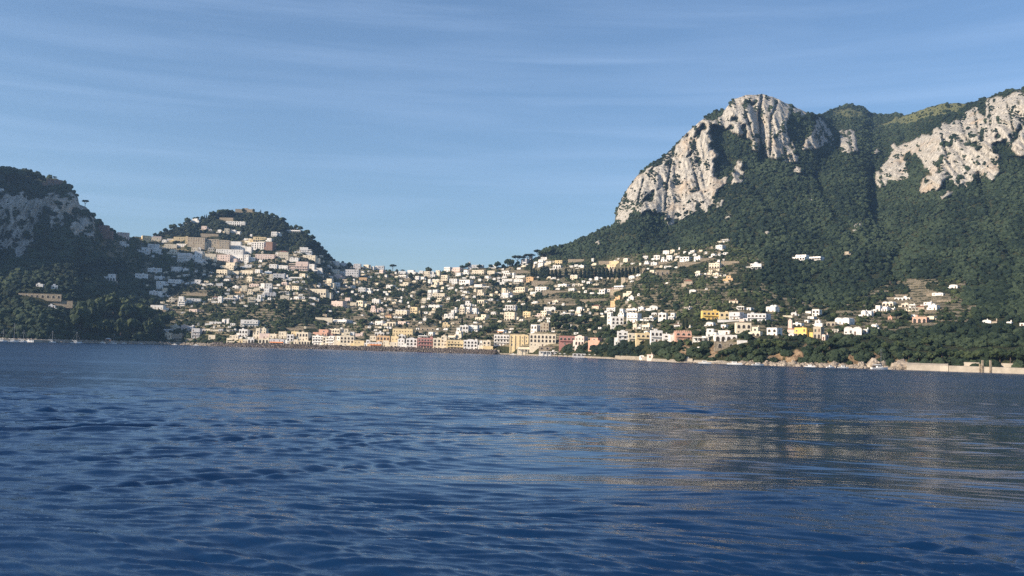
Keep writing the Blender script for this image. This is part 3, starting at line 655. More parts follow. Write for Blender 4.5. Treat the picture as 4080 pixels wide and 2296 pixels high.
# ------------------------------------------------------------------ trees and woods
def ico(sub):
    t = (1 + 5 ** .5) / 2
    v = [(-1, t, 0), (1, t, 0), (-1, -t, 0), (1, -t, 0), (0, -1, t), (0, 1, t), (0, -1, -t), (0, 1, -t), (t, 0, -1), (t, 0, 1), (-t, 0, -1), (-t, 0, 1)]
    f = [(0, 11, 5), (0, 5, 1), (0, 1, 7), (0, 7, 10), (0, 10, 11), (1, 5, 9), (5, 11, 4), (11, 10, 2), (10, 7, 6), (7, 1, 8), (3, 9, 4), (3, 4, 2), (3, 2, 6), (3, 6, 8), (3, 8, 9), (4, 9, 5), (2, 4, 11), (6, 2, 10), (8, 6, 7), (9, 8, 1)]
    v = [np.array(p, float) / np.linalg.norm(p) for p in v]
    for _ in range(sub):
        c = {}; nf = []
        def mid(a, b):
            k = (min(a, b), max(a, b))
            if k not in c: q = v[a] + v[b]; v.append(q / np.linalg.norm(q)); c[k] = len(v) - 1
            return c[k]
        for a, b, d in f:
            ab, bd, da = mid(a, b), mid(b, d), mid(d, a); nf += [(a, ab, da), (b, bd, ab), (d, da, bd), (ab, bd, da)]
        f = nf
    return np.array(v), np.array(f)
IV1, IF1 = ico(1); IV2, IF2 = ico(2)
def lumps(base, seed, n=14, amp=0.30, jit=0.12):
    g = np.random.default_rng(seed); c = g.normal(size=(n, 3)); c /= np.linalg.norm(c, axis=1)[:, None]
    d = (base @ c.T).max(1); r = 1 + amp * (d - .8) / .2 * .5 + jit * g.normal(size=len(base))
    return base * np.clip(r, .5, 1.5)[:, None]
VAR1 = [lumps(IV1, k, 9, .3, .16) for k in range(10)]; VAR2 = [lumps(IV2, k + 50, 16, .32, .10) for k in range(10)]
def blobs(name, pts, rad, tone, fine, mtl, label=None, group=None, flat=0.8, kind='stuff'):
    VR, FF = (VAR2, IF2) if fine else (VAR1, IF1)
    n = len(pts); g = np.random.default_rng(n); nv = len(VR[0]); V = np.empty((n, nv, 3), np.float32); vi = g.integers(0, len(VR), n); an = g.random(n) * 6.283
    base = np.array(VR)[vi]
    c, s = np.cos(an)[:, None], np.sin(an)[:, None]
    V[..., 0] = (base[..., 0] * c - base[..., 1] * s); V[..., 1] = base[..., 0] * s + base[..., 1] * c; V[..., 2] = base[..., 2] * (flat if np.isscalar(flat) else flat[:, None])
    V *= np.asarray(rad)[:, None, None]; V += pts[:, None, :]
    Fq = (FF[None] + (np.arange(n) * nv)[:, None, None]).reshape(-1, 3)
    me = npmesh(name, V.reshape(-1, 3), Fq, [mtl], tone=np.repeat(tone, nv))
    o = link(bpy.data.objects.new(name, me)); tag(o, label, kind=kind); return o
def leafcards(n, centers, radii, size, g, flat=.75):
    k = g.integers(0, len(centers), n); d = g.normal(size=(n, 3)); d /= np.linalg.norm(d, axis=1)[:, None]
    p = centers[k] + d * (radii[k] * g.uniform(.75, 1.12, n))[:, None] * np.array([1, 1, flat])
    u = g.normal(size=(n, 3)); u /= np.linalg.norm(u, axis=1)[:, None]; w = np.cross(u, g.normal(size=(n, 3))); w /= np.linalg.norm(w, axis=1)[:, None]
    s = size * g.uniform(.6, 1.3, n)[:, None]
    V = np.stack([p - u * s, p + w * s * .7, p + u * s, p - w * s * .7], 1).reshape(-1, 3)
    return V, np.arange(4 * n).reshape(n, 4)
def tree_proto(kind, seed):
    """Unit tree 1 m tall: a (trunk, crown) mesh pair."""
    g = np.random.default_rng(seed); tr = MB()
    if kind == 'umbrella_pine':
        lean = g.uniform(-.06, .06); top = (lean, 0, .72); tr.tube((0, 0, -.25), (lean * .6, 0, .45), .030, .022); cs = []; 
        for k in range(7):
            a = k * .9 + g.random(); q = (lean + .26 * math.cos(a), .26 * math.sin(a), .76 + .04 * g.random()); tr.tube((lean * .6, 0, .43), q, .014, .006, 5); cs.append(q)
        cs += [(lean, 0, .84), (lean + .12, .1, .86), (lean - .14, -.08, .85)]; cs = np.array(cs); rd = g.uniform(.13, .19, len(cs)); flat = .5
    elif kind == 'cypress':
        tr.tube((0, 0, -.15), (0, 0, .5), .022, .012); cs = np.array([(g.uniform(-.015, .015), g.uniform(-.015, .015), z) for z in np.linspace(.14, .93, 9)])
        rd = np.array([.07, .095, .105, .105, .10, .09, .075, .055, .035]); flat = 1.3
    else:
        tr.tube((0, 0, -.25), (.02, 0, .4), .045, .03)
        for k in range(5):
            a = k * 1.3 + g.random(); tr.tube((.02, 0, .35), (.2 * math.cos(a), .2 * math.sin(a), .55), .022, .01, 5)
        cs = np.array([(.30 * math.cos(a) * g.uniform(.5, 1), .30 * math.sin(a) * g.uniform(.5, 1), g.uniform(.42, .74)) for a in np.linspace(0, 6.28, 9)] + [(0, 0, .78), (.08, .05, .6), (-.1, -.08, .68)])
        rd = g.uniform(.15, .24, len(cs)); flat = .85
    V = []; Fl = []; T = []; o = 0
    for c, r_ in zip(cs, rd):
        b = lumps(IV1, int(g.integers(1e6)), 8, .3, .16) * r_ * .92 * np.array([1, 1, flat]) + c
        V.append(b); Fl.append(IF1 + o); o += len(b); T += [g.uniform(.2, .8)] * len(b)
    V = np.concatenate(V); Fl = np.concatenate(Fl)
    LV, LF = leafcards(420, cs, rd, .032, g, flat)
    verts = np.concatenate([V, LV]); faces = [tuple(f) for f in Fl] + [tuple(f + len(V)) for f in LF]
    T = T + list(np.repeat(g.uniform(.1, 1, len(LF)), 4))
    me = bpy.data.meshes.new('crown'); me.from_pydata(verts.tolist(), [], faces); me.materials.append(M_PINE if kind != 'round_tree' else M_LEAF2)
    at_ = me.attributes.new('tone', 'FLOAT', 'POINT'); at_.data.foreach_set('value', np.array(T, np.float32)); me.update()
    return tr.mesh('trunk', [M_WOOD]), me
PROTO = {k: [tree_proto(k, 100 * i + j) for j in range(4)] for i, k in enumerate(('umbrella_pine', 'cypress', 'round_tree'))}
def tree(kind, x, yt, yb, phrase, wide=1.0):
    r = random.Random(int(x * 31 + yt)); yb = max(yb, float(ysky(x)) + 4)
    Pb = surf(x, yb)[0]; B = at(np.array([x]), np.array([yb]), np.array([Pb[1]]))[0]
    h = (yb - yt) * Pb[1] / F
    t = link(bpy.data.objects.new(kind, None)); t.location = B; t.rotation_euler = (0, 0, r.uniform(0, 6.28)); t.scale = (h * wide, h * wide, h)
    a, b = r.choice(PROTO[kind]); link(bpy.data.objects.new('trunk', a), t); link(bpy.data.objects.new('crown', b), t)
    HB.append((x - 6, yt, x + 6, yb - 8, Pb[1]))
    REC.append((t, x, None, kind, '', h * wide, h, phrase, None)); return t
# ------------------------------------------------------------------ where each house stands (read off the photograph, in crop pixels)
CR = {'A': (600, 800, 3.22), 'B': (600, 1100, 3.22), 'C': (1300, 1000, 3.22), 'D': (2000, 980, 3.22), 'E': (2700, 950, 2.736), 'G': (3380, 1050, 3.223), 'H': (0, 600, 1.769)}
TOWN = [
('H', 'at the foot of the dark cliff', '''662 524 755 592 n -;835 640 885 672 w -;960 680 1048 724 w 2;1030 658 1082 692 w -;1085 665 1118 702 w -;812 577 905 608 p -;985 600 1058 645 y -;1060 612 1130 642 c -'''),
('H', 'atop the shaded crag', '''316 204 428 246 n a;-8 268 24 290 w -'''),
('H', 'in the woods below the dark cliff', '''250 940 300 960 w -;355 950 402 977 w -;722 868 806 916 w 2a;938 868 1036 906 w -;1025 828 1132 868 w -;1085 885 1142 912 w -;1050 990 1140 1022 w -;335 1090 385 1106 w -;1060 1090 1150 1120 w -'''),
('H', 'low in the shaded left woods', '''135 1010 425 1040 s na;275 1058 505 1088 s n'''),
('A', 'on the wooded castle hill', '''1085 108 1180 140 s n;1180 98 1250 140 s n;1250 110 1335 140 s n;520 225 632 292 w 2;880 218 1060 262 s n;960 262 1215 322 w av;650 325 722 372 p -;745 364 787 384 w v;860 372 906 400 w -;935 355 1006 422 c -;1020 372 1100 415 w v;1100 395 1155 440 w -;1275 430 1306 466 w -;1545 398 1622 460 w -;1625 405 1668 452 w -;1700 375 1920 410 w l;640 425 870 465 s n'''),
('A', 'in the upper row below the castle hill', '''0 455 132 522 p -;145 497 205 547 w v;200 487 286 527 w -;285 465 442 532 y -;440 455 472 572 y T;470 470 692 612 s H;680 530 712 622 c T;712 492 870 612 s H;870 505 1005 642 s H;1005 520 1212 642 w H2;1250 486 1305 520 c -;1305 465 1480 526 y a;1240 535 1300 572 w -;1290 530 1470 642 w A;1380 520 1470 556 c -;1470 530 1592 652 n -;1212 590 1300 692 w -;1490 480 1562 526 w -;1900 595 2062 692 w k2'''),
('A', 'in the middle of the old hill town', '''165 557 330 622 c -;330 552 462 604 w -;0 555 102 692 w 2;230 622 362 702 c 2;515 600 600 666 c -;600 600 642 642 w -;720 600 812 666 c v;835 625 1190 702 w H;340 670 500 800 w k;500 640 652 760 w 2;560 745 680 800 w -;655 650 692 752 c T;690 680 832 762 c -;800 720 850 792 c -;850 692 1030 782 p -;1040 690 1195 792 w A;1130 745 1180 792 p -;1197 692 1266 812 w T;1340 686 1592 762 p a;1265 725 1337 792 w -;1600 660 1632 732 w T;1630 640 1762 747 c t;1785 727 1902 782 w v;1385 755 1442 797 w v;1950 700 2122 757 c -'''),
('A', 'just below the old hill town', '''890 790 1086 882 c 2;600 780 652 812 w v;265 848 387 917 w -;415 870 482 912 w -;840 885 1006 947 c a;1145 815 1292 872 w 2;1150 895 1337 952 c a;1035 905 1137 952 c -;1337 882 1422 937 w -;1460 905 1552 947 w z;1520 815 1622 882 w -;1622 830 1770 887 w a;1770 778 2012 902 p k2;2012 815 2112 882 w -'''),
('A', 'under the pale pink balconied villa', '''1520 945 1562 1042 c T;1565 935 1717 1002 g -;1230 975 1312 1047 c -;1910 935 2002 987 c -;2112 860 2202 907 w v;1790 980 1942 1017 w l;2210 1000 2332 1117 c k2;2332 1050 2422 1102 w -;1680 1045 1760 1080 p -;1820 1030 1860 1065 w v'''),
('A', 'at the edge of the cliff shadow', '''50 970 147 1002 w -;400 945 502 972 w -;655 935 707 962 w v;50 1030 220 1102 w 2;222 1010 387 1072 w -;510 1010 632 1077 w 2;830 1060 922 1107 w -;940 1005 1017 1042 w -;150 1120 202 1187 c T;60 1085 150 1132 w -;0 1165 142 1212 w -;700 1065 800 1100 w l'''),
('B', 'in the cluster above the dark wood', '''1050 130 1142 166 w -;1160 120 1232 207 c -;1240 165 1312 252 c 2;1320 150 1402 202 c -;1262 105 1412 142 p -;1410 95 1472 167 w -;1472 90 1552 167 w v;1450 160 1542 242 g -;1415 225 1462 287 w v;1462 212 1602 272 g a;1080 205 1157 230 o -;1235 270 1337 362 c k;1337 240 1415 332 w 2;975 245 1052 292 c -;1052 250 1132 292 w -'''),
('B', 'along the edge of the dark wood', '''785 262 860 305 w t;860 262 917 352 w -;917 285 1092 322 g l;225 280 302 347 c -;302 287 345 322 c -;345 262 442 392 w k2;442 287 632 352 w k;0 380 52 412 w -;80 390 172 427 c -;450 222 725 264 s n;490 425 610 470 p -'''),
('B', 'above the bare brown field', '''1720 120 1812 192 c 2;1812 130 1927 187 c -;1640 200 1772 228 w l;1655 252 1775 302 c -;1835 262 1927 307 w v;2040 167 2262 242 c a;2030 270 2122 302 w v;1690 90 1750 122 p -'''),
('B', 'between dark wood and harbour', '''1145 562 1372 657 w k;915 555 960 612 w T;973 550 1002 637 w T;750 587 902 627 w -;980 690 1107 717 w l;2110 535 2330 580 c n;2360 565 2576 612 w a;1740 668 1960 700 s n'''),
('B', 'in the shaded left harbour row', '''245 630 332 682 c -;390 630 470 692 p -;470 642 550 692 g -;520 672 632 802 g k;632 680 700 715 g -;700 677 770 717 c -;770 687 870 717 c -;870 680 932 717 g -;180 730 262 792 c -;262 745 402 822 s a;740 757 832 822 c -;1010 760 1130 832 c -;1130 805 1176 857 y -;1130 685 1252 782 w A'''),
('B', 'in the row behind the breakwater', '''1178 810 1242 857 c -;1242 805 1332 857 w a;1310 670 1400 802 c 2;1400 672 1490 742 c -;1392 737 1520 802 p -;1522 742 1622 802 c -;1380 803 1520 862 c a;1522 810 1722 882 g az;1640 715 1742 802 c -;1742 750 1832 872 w A;1800 712 1902 812 y -;1862 722 2032 832 c A;1835 815 1890 872 c -;1892 830 2052 877 c a'''),
('B', 'beside the salmon harbour palazzo', '''2080 685 2292 772 P A2;2070 768 2242 882 w Ak;2292 680 2452 762 c A;2242 778 2382 892 w Ak;2384 775 2450 895 w -'''),
('C', 'on the skyline beside castle hill', '''70 130 157 182 w -;175 150 252 192 w v;345 165 442 237 g -;475 178 562 242 c -;562 200 625 247 w -;625 188 665 227 w v;667 190 742 242 g -;680 245 752 302 p -;1030 245 1172 300 w 2;925 260 1020 300 w -'''),
('C', 'on the slope under the saddle', '''65 235 162 302 c v;162 265 302 307 w -;80 302 232 362 p 2;232 238 422 336 g H;420 342 520 386 o -;925 312 1062 347 w a;1140 325 1205 377 w -;1205 330 1267 377 w v;0 370 77 472 c -;82 415 167 462 w 2;242 440 362 482 w a;410 470 502 547 w a;504 478 592 552 w 2;940 400 1062 462 c 2;765 433 882 492 w v'''),
('C', 'on the crest of the saddle', '''1250 260 1332 342 c -;1332 262 1400 342 w 2;1402 250 1468 332 c -;1470 310 1577 392 c A;1510 208 1618 262 w -;1620 213 1752 277 p -;1752 240 1852 312 w 2;1868 245 2042 312 c a;1820 178 2022 236 g C;1840 320 1917 362 w v;2065 255 2172 312 c -;2100 180 2187 232 w -;2035 320 2112 362 w v;1190 255 1248 300 w -;1660 280 1750 330 w -'''),
('C', 'stepping down the middle slope', '''1580 358 1702 407 w a;1704 370 1882 442 w A;1610 395 1692 432 w -;1305 365 1352 432 w -;1354 362 1482 402 c v;1352 402 1442 477 c 2;1444 400 1510 440 c -;1300 500 1360 602 w k;1362 495 1447 542 w v;1362 543 1532 602 c a;1422 604 1492 662 c A;1222 605 1282 692 c T;1310 690 1490 737 w v;1215 705 1282 732 w -;1290 600 1345 640 w -'''),
('C', 'on the terraces in the centre', '''1900 430 2042 482 w a;2010 455 2102 487 w l;1935 500 2037 582 c 2;1750 515 1832 552 w v;1940 630 2062 682 c a;2110 780 2182 827 w v;1870 735 1947 812 w -;1940 815 2082 897 c 2;1790 815 1942 862 s na;1640 725 1692 802 w 2;1710 725 1790 822 c A;1792 720 1867 802 w k;1720 690 1780 727 w v;1780 640 1867 712 w 2;1600 760 1650 832 w T;1570 790 1640 882 w v;1512 810 1570 882 w -'''),
('C', 'in gardens left of centre', '''60 645 247 732 p a;305 662 387 712 c -;387 640 507 717 c A;585 620 692 687 w a;565 703 650 792 p 2;652 735 732 792 p -;840 655 902 687 c -;885 755 1062 832 c av;1080 722 1192 817 y A;755 815 852 867 o t;240 600 320 650 p -;780 610 840 650 c -'''),
('C', 'in gardens above the harbour', '''80 880 302 937 w l;350 857 517 887 s n;625 900 752 957 w -;775 912 907 967 c a;540 922 625 952 w -;920 905 1052 942 p -;1490 918 1592 982 y 2;1660 985 1752 1102 w 2;1710 955 1830 1052 w A;1830 955 1960 1042 w k;1960 957 2007 1002 w -;1565 1085 1690 1142 c l;1692 1030 1752 1122 c 2;1200 982 1402 1032 s na;1310 1040 1392 1092 w -'''),
('C', 'in the back harbour row', '''110 1000 220 1062 w -;220 1000 302 1092 c 2;302 1040 362 1087 w -;620 1045 742 1097 w a;848 1000 1122 1096 y F;370 1060 470 1110 p -;1180 1085 1300 1125 w l;925 1080 1015 1130 w a'''),
('C', 'in the front harbour row', '''40 1090 110 1217 w k;112 1090 170 1217 c A;-50 1100 38 1217 c A;172 1090 352 1222 c Ag;352 1150 482 1227 y -;484 1140 552 1232 w 2;556 1090 640 1172 c -;642 1090 817 1192 o A;556 1172 722 1237 g az;724 1150 802 1237 c -;828 1095 932 1202 y -;810 1170 912 1247 c a;914 1130 1002 1247 w g;1020 1125 1167 1252 w gA;1170 1115 1367 1257 r aAkF;1367 1120 1470 1262 c A;1472 1090 1546 1267 c g;1548 1145 1757 1272 y akF;1759 1145 1942 1272 w AgF;1944 1150 2000 1282 w 2;2002 1150 2110 1287 c A;2010 1220 2142 1292 y -'''),
('D', 'at the right harbour end', '''-105 1002 100 1290 w AkF;105 1140 350 1297 y bHF;352 1130 702 1292 c AHF;375 1010 492 1117 w TA;492 987 622 1107 s a;-50 946 60 1006 w z;200 1300 472 1362 c lF;474 1295 762 1332 s naF;732 1155 942 1282 r AkF;942 1160 1102 1272 p ag;1120 1180 1332 1262 P a2'''),
('D', 'in the row above the green bank', '''1480 1095 1620 1252 w Akg;1622 1120 1720 1252 c k;1722 1120 1906 1247 y kA;1908 1085 2060 1242 w kA;2062 1130 2160 1242 w kA;2162 1140 2224 1227 w -;2226 1095 2442 1227 P kAT;2462 1170 2576 1217 c l'''),
('D', 'on the ridge under the mountain', '''500 145 592 192 w -;465 190 562 257 w A;562 195 642 242 c v;410 205 468 232 w -;680 185 792 237 y a;655 250 782 292 w a;250 165 345 237 g -;347 120 392 167 w T;850 172 1055 217 s n;985 250 1077 282 w -;1240 195 1402 245 s n;1382 195 1527 292 y aD;1560 155 1642 212 c v;1148 160 1182 217 w T'''),
('D', 'in the hamlet below the cliff', '''1830 190 1910 242 w 2;1912 210 2007 252 w -;1950 120 2042 187 w A;2045 145 2110 207 w 2;2112 120 2202 202 w a;2070 60 2162 117 w -;2162 50 2232 92 c -;2290 140 2442 202 w A;2470 135 2576 192 w A;2010 208 2182 237 s n;2260 210 2576 262 s n;2085 255 2202 282 w v;1900 310 1970 350 c -;1972 310 2147 387 s na;2415 60 2487 97 w -'''),
('D', 'left of the cypress row', '''0 320 120 346 w -;20 346 132 387 w a;0 387 75 422 w v;134 345 172 422 w -;174 380 312 422 w A;175 320 342 362 s n;0 425 152 467 w A;154 430 312 482 w l;315 400 432 462 o -;380 452 642 502 s n'''),
('D', 'on the terraces below the cypress row', '''880 370 1002 432 c v;1190 400 1252 442 w D;1535 410 1612 482 s T;1630 378 1722 432 w v;720 490 872 527 w -;905 485 943 522 w v;945 487 1052 517 c -;1090 458 1152 492 w -;430 525 607 587 w a;175 530 332 602 c A;0 545 80 602 c -;0 602 132 672 w k;855 545 947 587 w -;1100 542 1272 572 s n;520 575 830 615 s n'''),
('D', 'around the long stone terraces', '''1250 560 1352 632 w A;1354 535 1497 592 w t;1450 512 1627 557 w l;1560 580 1692 642 c 2;1625 650 1707 707 w -;1460 655 1547 702 o -;540 682 1000 702 s n;1002 690 1352 718 s n;2340 430 2462 512 s t;2410 558 2512 602 w v;650 702 747 732 c -;820 740 940 770 s n'''),
('D', 'in gardens behind the harbour hotels', '''40 760 152 832 w A;152 765 192 837 g -;540 785 702 842 w A;960 780 1052 837 w v;945 838 1032 882 c -;1160 755 1282 817 c t;270 845 392 922 y k;30 850 192 962 c a;425 865 502 922 p 2;504 835 622 902 c -;680 832 852 862 y l;760 862 932 897 w l;1265 860 1320 890 w -'''),
('D', 'beside the white crenellated mansion', '''1352 850 1420 1032 w T;1402 908 1562 1052 w TAF;1350 795 1502 862 w a;1502 805 1602 932 w 2;1604 805 1772 862 w l;1610 862 1792 987 w k;1752 785 1842 842 w -;1895 765 2012 832 w gv;1920 855 2002 892 w v;1840 920 2002 962 w l;2010 860 2135 967 w A;2137 860 2235 967 w 2k;1690 1000 1740 1082 c -;1740 1010 1802 1087 w 2;1804 1010 1942 1082 c l;2210 1000 2302 1042 w t;2370 790 2452 827 w l;2370 1030 2462 1062 c v;1830 1090 1902 1122 w v'''),
('D', 'on the pebble beach', '''480 1355 832 1402 w qF;910 1385 1232 1425 g aF;1780 1405 1842 1435 w v;1868 1395 1980 1440 p 2'''),
('E', 'on the upper mountain slope', '''160 130 197 162 w -;370 165 427 202 w v;425 75 527 127 w -;490 10 582 37 w l;250 218 417 242 s n;350 270 497 327 c a;480 250 667 292 s n;800 275 937 337 w Dl;1235 178 1437 237 w a2;1438 200 1602 242 w l;1830 145 1892 177 s -;390 380 472 412 c -;560 370 642 392 s n;530 405 627 472 o 2;200 385 267 412 w -;565 665 682 712 c t'''),
('E', 'around the long yellow hotel', '''270 790 455 892 Y kAF;457 805 572 892 y AF;574 805 722 892 g k;712 825 777 882 w -;779 820 1032 912 g kA;650 740 742 782 w l;772 755 822 787 w -;980 745 1117 817 w AD;440 892 720 915 w n'''),
('E', 'right of the long yellow hotel', '''1240 805 1312 847 w v;1400 795 1475 832 w -;1477 775 1577 852 w A;1430 852 1522 882 w -;1400 890 1442 927 w -;1260 925 1382 967 w a;1500 895 1602 967 w 2;1150 845 1250 865 c n;2020 790 2142 862 w A'''),
('E', 'on the low cliff above rocks', '''315 910 417 962 w v;490 940 547 987 w -;315 985 450 1077 w 2;450 1005 602 1052 w A;410 1052 662 1127 w AkaF;400 1130 642 1202 s naF;640 920 810 1042 c AF;812 965 937 1077 c a2;680 880 752 922 p -;175 1080 372 1127 w l;990 975 1142 1072 w A;1205 965 1300 1052 p tC;1302 975 1492 1077 Y a;1220 1035 1300 1072 w v;1492 965 1602 1092 s a;1600 1050 1640 1110 p -;650 1130 760 1142 w n'''),
('E', 'in trees beside bright yellow house', '''1740 865 1932 952 w v;1630 910 1740 962 s a;1830 965 2047 1052 w Av;2050 1005 2085 1040 w -;2120 935 2200 990 w v;1705 1015 1775 1032 w l'''),
('E', 'on shore below the low cliff', '''75 1290 137 1317 c v;240 1190 300 1210 w -;480 1140 560 1160 w -'''),
('G', 'in the right terraced hamlet', '''180 600 262 692 w v;264 612 337 692 w -;337 590 380 640 w -;362 540 440 622 w A;442 550 537 622 w v;460 490 622 547 c av;500 437 620 462 s n;622 440 852 477 w a;580 400 762 430 s n;690 515 792 572 c a;760 577 902 612 c l;792 525 882 577 w l;985 498 1107 532 w -;1050 535 1182 602 w kA;882 540 1002 602 s t;1310 270 1427 320 w v;1100 375 1272 412 w v;550 575 620 610 w -;1000 600 1130 632 s n;1150 470 1310 500 s n;1010 380 1150 420 s n'''),
('G', 'in woods under the terraced hamlet', '''850 687 1062 767 P ak;1035 680 1142 732 c -;812 655 902 702 w v;515 685 582 737 P T;300 780 402 842 w v;1740 725 1872 767 w v;1872 735 1932 762 s t;2215 765 2290 802 w -;2060 755 2120 775 w v;220 845 270 900 w -'''),
]
# individual trees that can be told apart: x, top, base, kind (p umbrella pine, c cypress, r round tree), width factor
TREES = [
('H', 'on the crest of the dark cliff', '''60 98 250 r 1.25;15 110 200 r 1.2;210 125 215 r 1.2;140 125 220 r 1.1;260 140 225 r 1.0;300 168 230 r .9;385 180 215 p 1.1;455 205 245 r .9;598 344 388 p 1.1;780 540 590 r 1'''),
('A', 'along the skyline of the castle hill', '''60 408 470 r 1.2;130 385 440 r 1.1;190 345 420 r 1.2;275 298 380 r 1.1;300 290 380 r 1.1;380 284 350 r 1.2;470 208 300 r 1.1;560 205 250 r 1.1;600 198 250 r 1.1;660 190 250 r 1;690 178 250 c .9;712 172 250 c .9;800 120 230 r 1.1;890 105 200 r 1;925 98 210 r 1.2;985 98 190 r 1.2;1040 110 190 r 1.1;1190 92 150 r .8;1320 100 150 r .8;1412 112 160 c 1.1;1480 128 190 r 1.1;1560 150 220 r 1.1;1610 175 240 r 1;1700 205 290 r 1.2;1800 310 380 r 1.1;1865 300 370 r 1.1;1920 320 390 r 1.2;2000 365 450 r 1.2;2070 425 520 r 1.1;2150 520 600 r 1;2280 670 740 r .9'''),
('C', 'standing on the saddle skyline', '''295 140 215 r 1.2;210 125 160 r .9;850 165 245 p 1.15;905 230 280 r 1;980 236 280 p 1.4;1308 198 262 r 1.1;1820 138 180 r 1;1740 175 225 r 1.2;1780 180 225 r 1.1;2110 165 215 r 1;2200 122 235 r 1;2270 165 225 r 1;1965 165 195 r 1.2'''),
('D', 'on the skyline ridge right of the saddle', '''70 155 270 r 1;110 165 262 r 1;195 112 240 p 1.15;250 120 220 p 1.2;330 95 175 p 1.2;380 95 170 p 1.1;465 38 170 p 1;520 30 170 r 1;570 5 150 r 1;620 -10 150 r 1;205 190 250 r 1.1'''),
('D', 'in the dark cypress row below the ridge', '''375 160 310 c 1.2;375 300 410 c 1.4;405 290 410 c 1.4;440 300 415 c 1.4;500 270 420 c 1.5;535 250 420 c 1.6;560 260 420 c 1.6;590 265 420 c 1.5;640 300 420 c 1.6;690 290 420 c 1.6;740 295 420 c 1.5;820 280 425 c 1.6;900 290 380 c 1.5;950 290 370 c 1.4;1010 295 420 c 1.6;1060 290 425 c 1.6;1110 285 425 c 1.6;1150 260 425 c 1.6;1200 280 400 c 1.5;1250 275 425 c 1.7;1300 270 425 c 1.7;1350 275 425 c 1.7;1400 285 425 c 1.7;1450 290 425 c 1.7;1500 285 425 c 1.7;1545 280 410 c 1.7;1590 275 420 c 1.7;1640 270 380 c 1.7;1690 265 370 c 1.8;1740 260 370 c 1.8'''),
('C', 'among the terraced gardens in the centre', '''1520 380 430 p 1.5;1990 310 375 r 1.2;2110 350 450 r 1.1;1370 580 660 r 1.2;1160 620 720 r 1;300 390 480 r 1.2;1080 270 370 r .8;850 440 520 r 1;1220 480 590 r 1.3;1180 520 600 r 1.2;700 400 500 r 1.2;1700 560 640 r 1.2;1620 570 650 r 1.2;2180 560 650 r 1.2;1740 850 960 c 1.2;1420 800 930 r 1.2;1330 860 960 r 1.4;1220 750 860 c 1.1;900 1090 1150 r 1;980 690 760 r 1.3;820 680 740 r 1.2;560 780 860 r 1.3;470 860 960 r 1.4;1480 1020 1110 r 1.3;2140 930 1050 r 1.3;2060 960 1070 r 1.2;1900 1060 1130 r 1.3;1820 1070 1140 r 1.2;700 1000 1070 p 1.2;1120 700 760 r 1'''),
('D', 'in the dark grove above the hotel row', '''690 850 960 r 1.3;760 880 1000 r 1.2;840 870 980 r 1.3;900 900 1020 r 1.2;660 900 1010 r 1.2;980 930 1040 r 1.3;1060 880 1000 r 1.2;720 960 1080 r 1.3;820 990 1100 r 1.2;920 1010 1100 r 1.3;1020 1000 1100 r 1.2;1120 980 1090 r 1.3;1200 900 1010 r 1.2;1250 960 1070 r 1.3;1030 800 900 c 1.3;1320 1030 1120 r 1.2;1410 1060 1170 r 1.2;1440 1120 1220 r 1.2;1180 1020 1110 r 1.2;1400 825 880 p 1.5;1590 850 910 p 1.3;250 600 700 r 1.4;200 620 720 r 1.3;150 640 730 r 1.3;300 650 740 r 1.3;730 760 850 r 1.1'''),
('E', 'on the green bank above the right shore', '''580 940 1020 r 1.3;620 930 1000 r 1.2;340 860 930 c 1.3;60 880 990 c 1;100 870 990 c 1;880 1080 1200 r 1.2;960 1090 1220 r 1.2;1060 1080 1200 r 1.2;1150 1100 1230 r 1.2;780 1160 1290 r 1.2;700 1200 1310 r 1.2;860 1200 1320 r 1.2;560 1200 1300 r 1.2;480 1210 1300 r 1.2;250 1170 1290 r 1.1;1500 1090 1200 r 1.1;1580 1150 1280 r 1.1;1660 1100 1220 r 1.2;1750 940 1020 r 1.3;1790 950 1030 r 1.3;1700 1060 1180 r 1.2;940 880 960 r 1;1060 900 960 r 1.1;620 810 860 c 1.2'''),
('G', 'in the woods above the pale quay', '''620 590 730 r 1.2;700 580 720 r 1.2;740 630 750 r 1.2;1010 640 690 r 1.1;1180 660 760 r 1.2;540 130 280 r 1;560 1160 1260 c 1;780 1100 1250 r 1.2;900 1120 1270 r 1.2;1060 1130 1260 r 1.2;1200 1060 1240 r 1.1;1300 1080 1240 r 1.1;1450 1100 1260 r 1.2;1580 1110 1280 r 1.1;1700 1080 1280 r 1.1;1830 1050 1290 r 1.1;1950 1070 1280 r 1.1;2080 1090 1280 r 1.1;2200 1060 1290 r 1.1;1000 940 1080 r 1.2;640 980 1120 r 1.2;480 1000 1130 r 1.2;340 930 1060 r 1.2;200 1000 1120 r 1.2'''),
('H', 'in the half-lit grove by the left shore', '''560 1050 1300 r .7;620 1030 1290 r .7;690 1030 1200 r .8;740 1000 1180 r .8;800 985 1180 r .8;850 1020 1200 r .8;900 1060 1240 r .8;960 1060 1240 r .8;1030 1080 1250 r .8;600 1150 1310 r .8;680 1170 1320 r .8;760 1180 1320 r .8;850 1170 1320 r .8;940 1170 1320 r .8;1030 1190 1310 r .8;1110 1170 1300 r .8;1160 1130 1260 r .8'''),
]
for reg, phrase, s in TOWN:
    ox_, oy_, k_ = CR[reg]
    for item in s.split(';'):
        p = item.split(); x0, y0, x1, y1 = (float(v) for v in p[:4]); st = '' if p[5] == '-' else p[5]
        if reg == 'D' and y0 == 1002 and x0 == -105: x0, y0, x1, y1 = -105, 1140 - 0, 103, 1286 # the wide white hotel
        if reg == 'D' and (x0, y0) == (-50, 946): x0, y0, x1, y1 = -52, 1076, 62, 1132
        building(ox_ + x0 / k_, oy_ + y0 / k_, ox_ + x1 / k_, oy_ + y1 / k_, p[4], st, phrase)
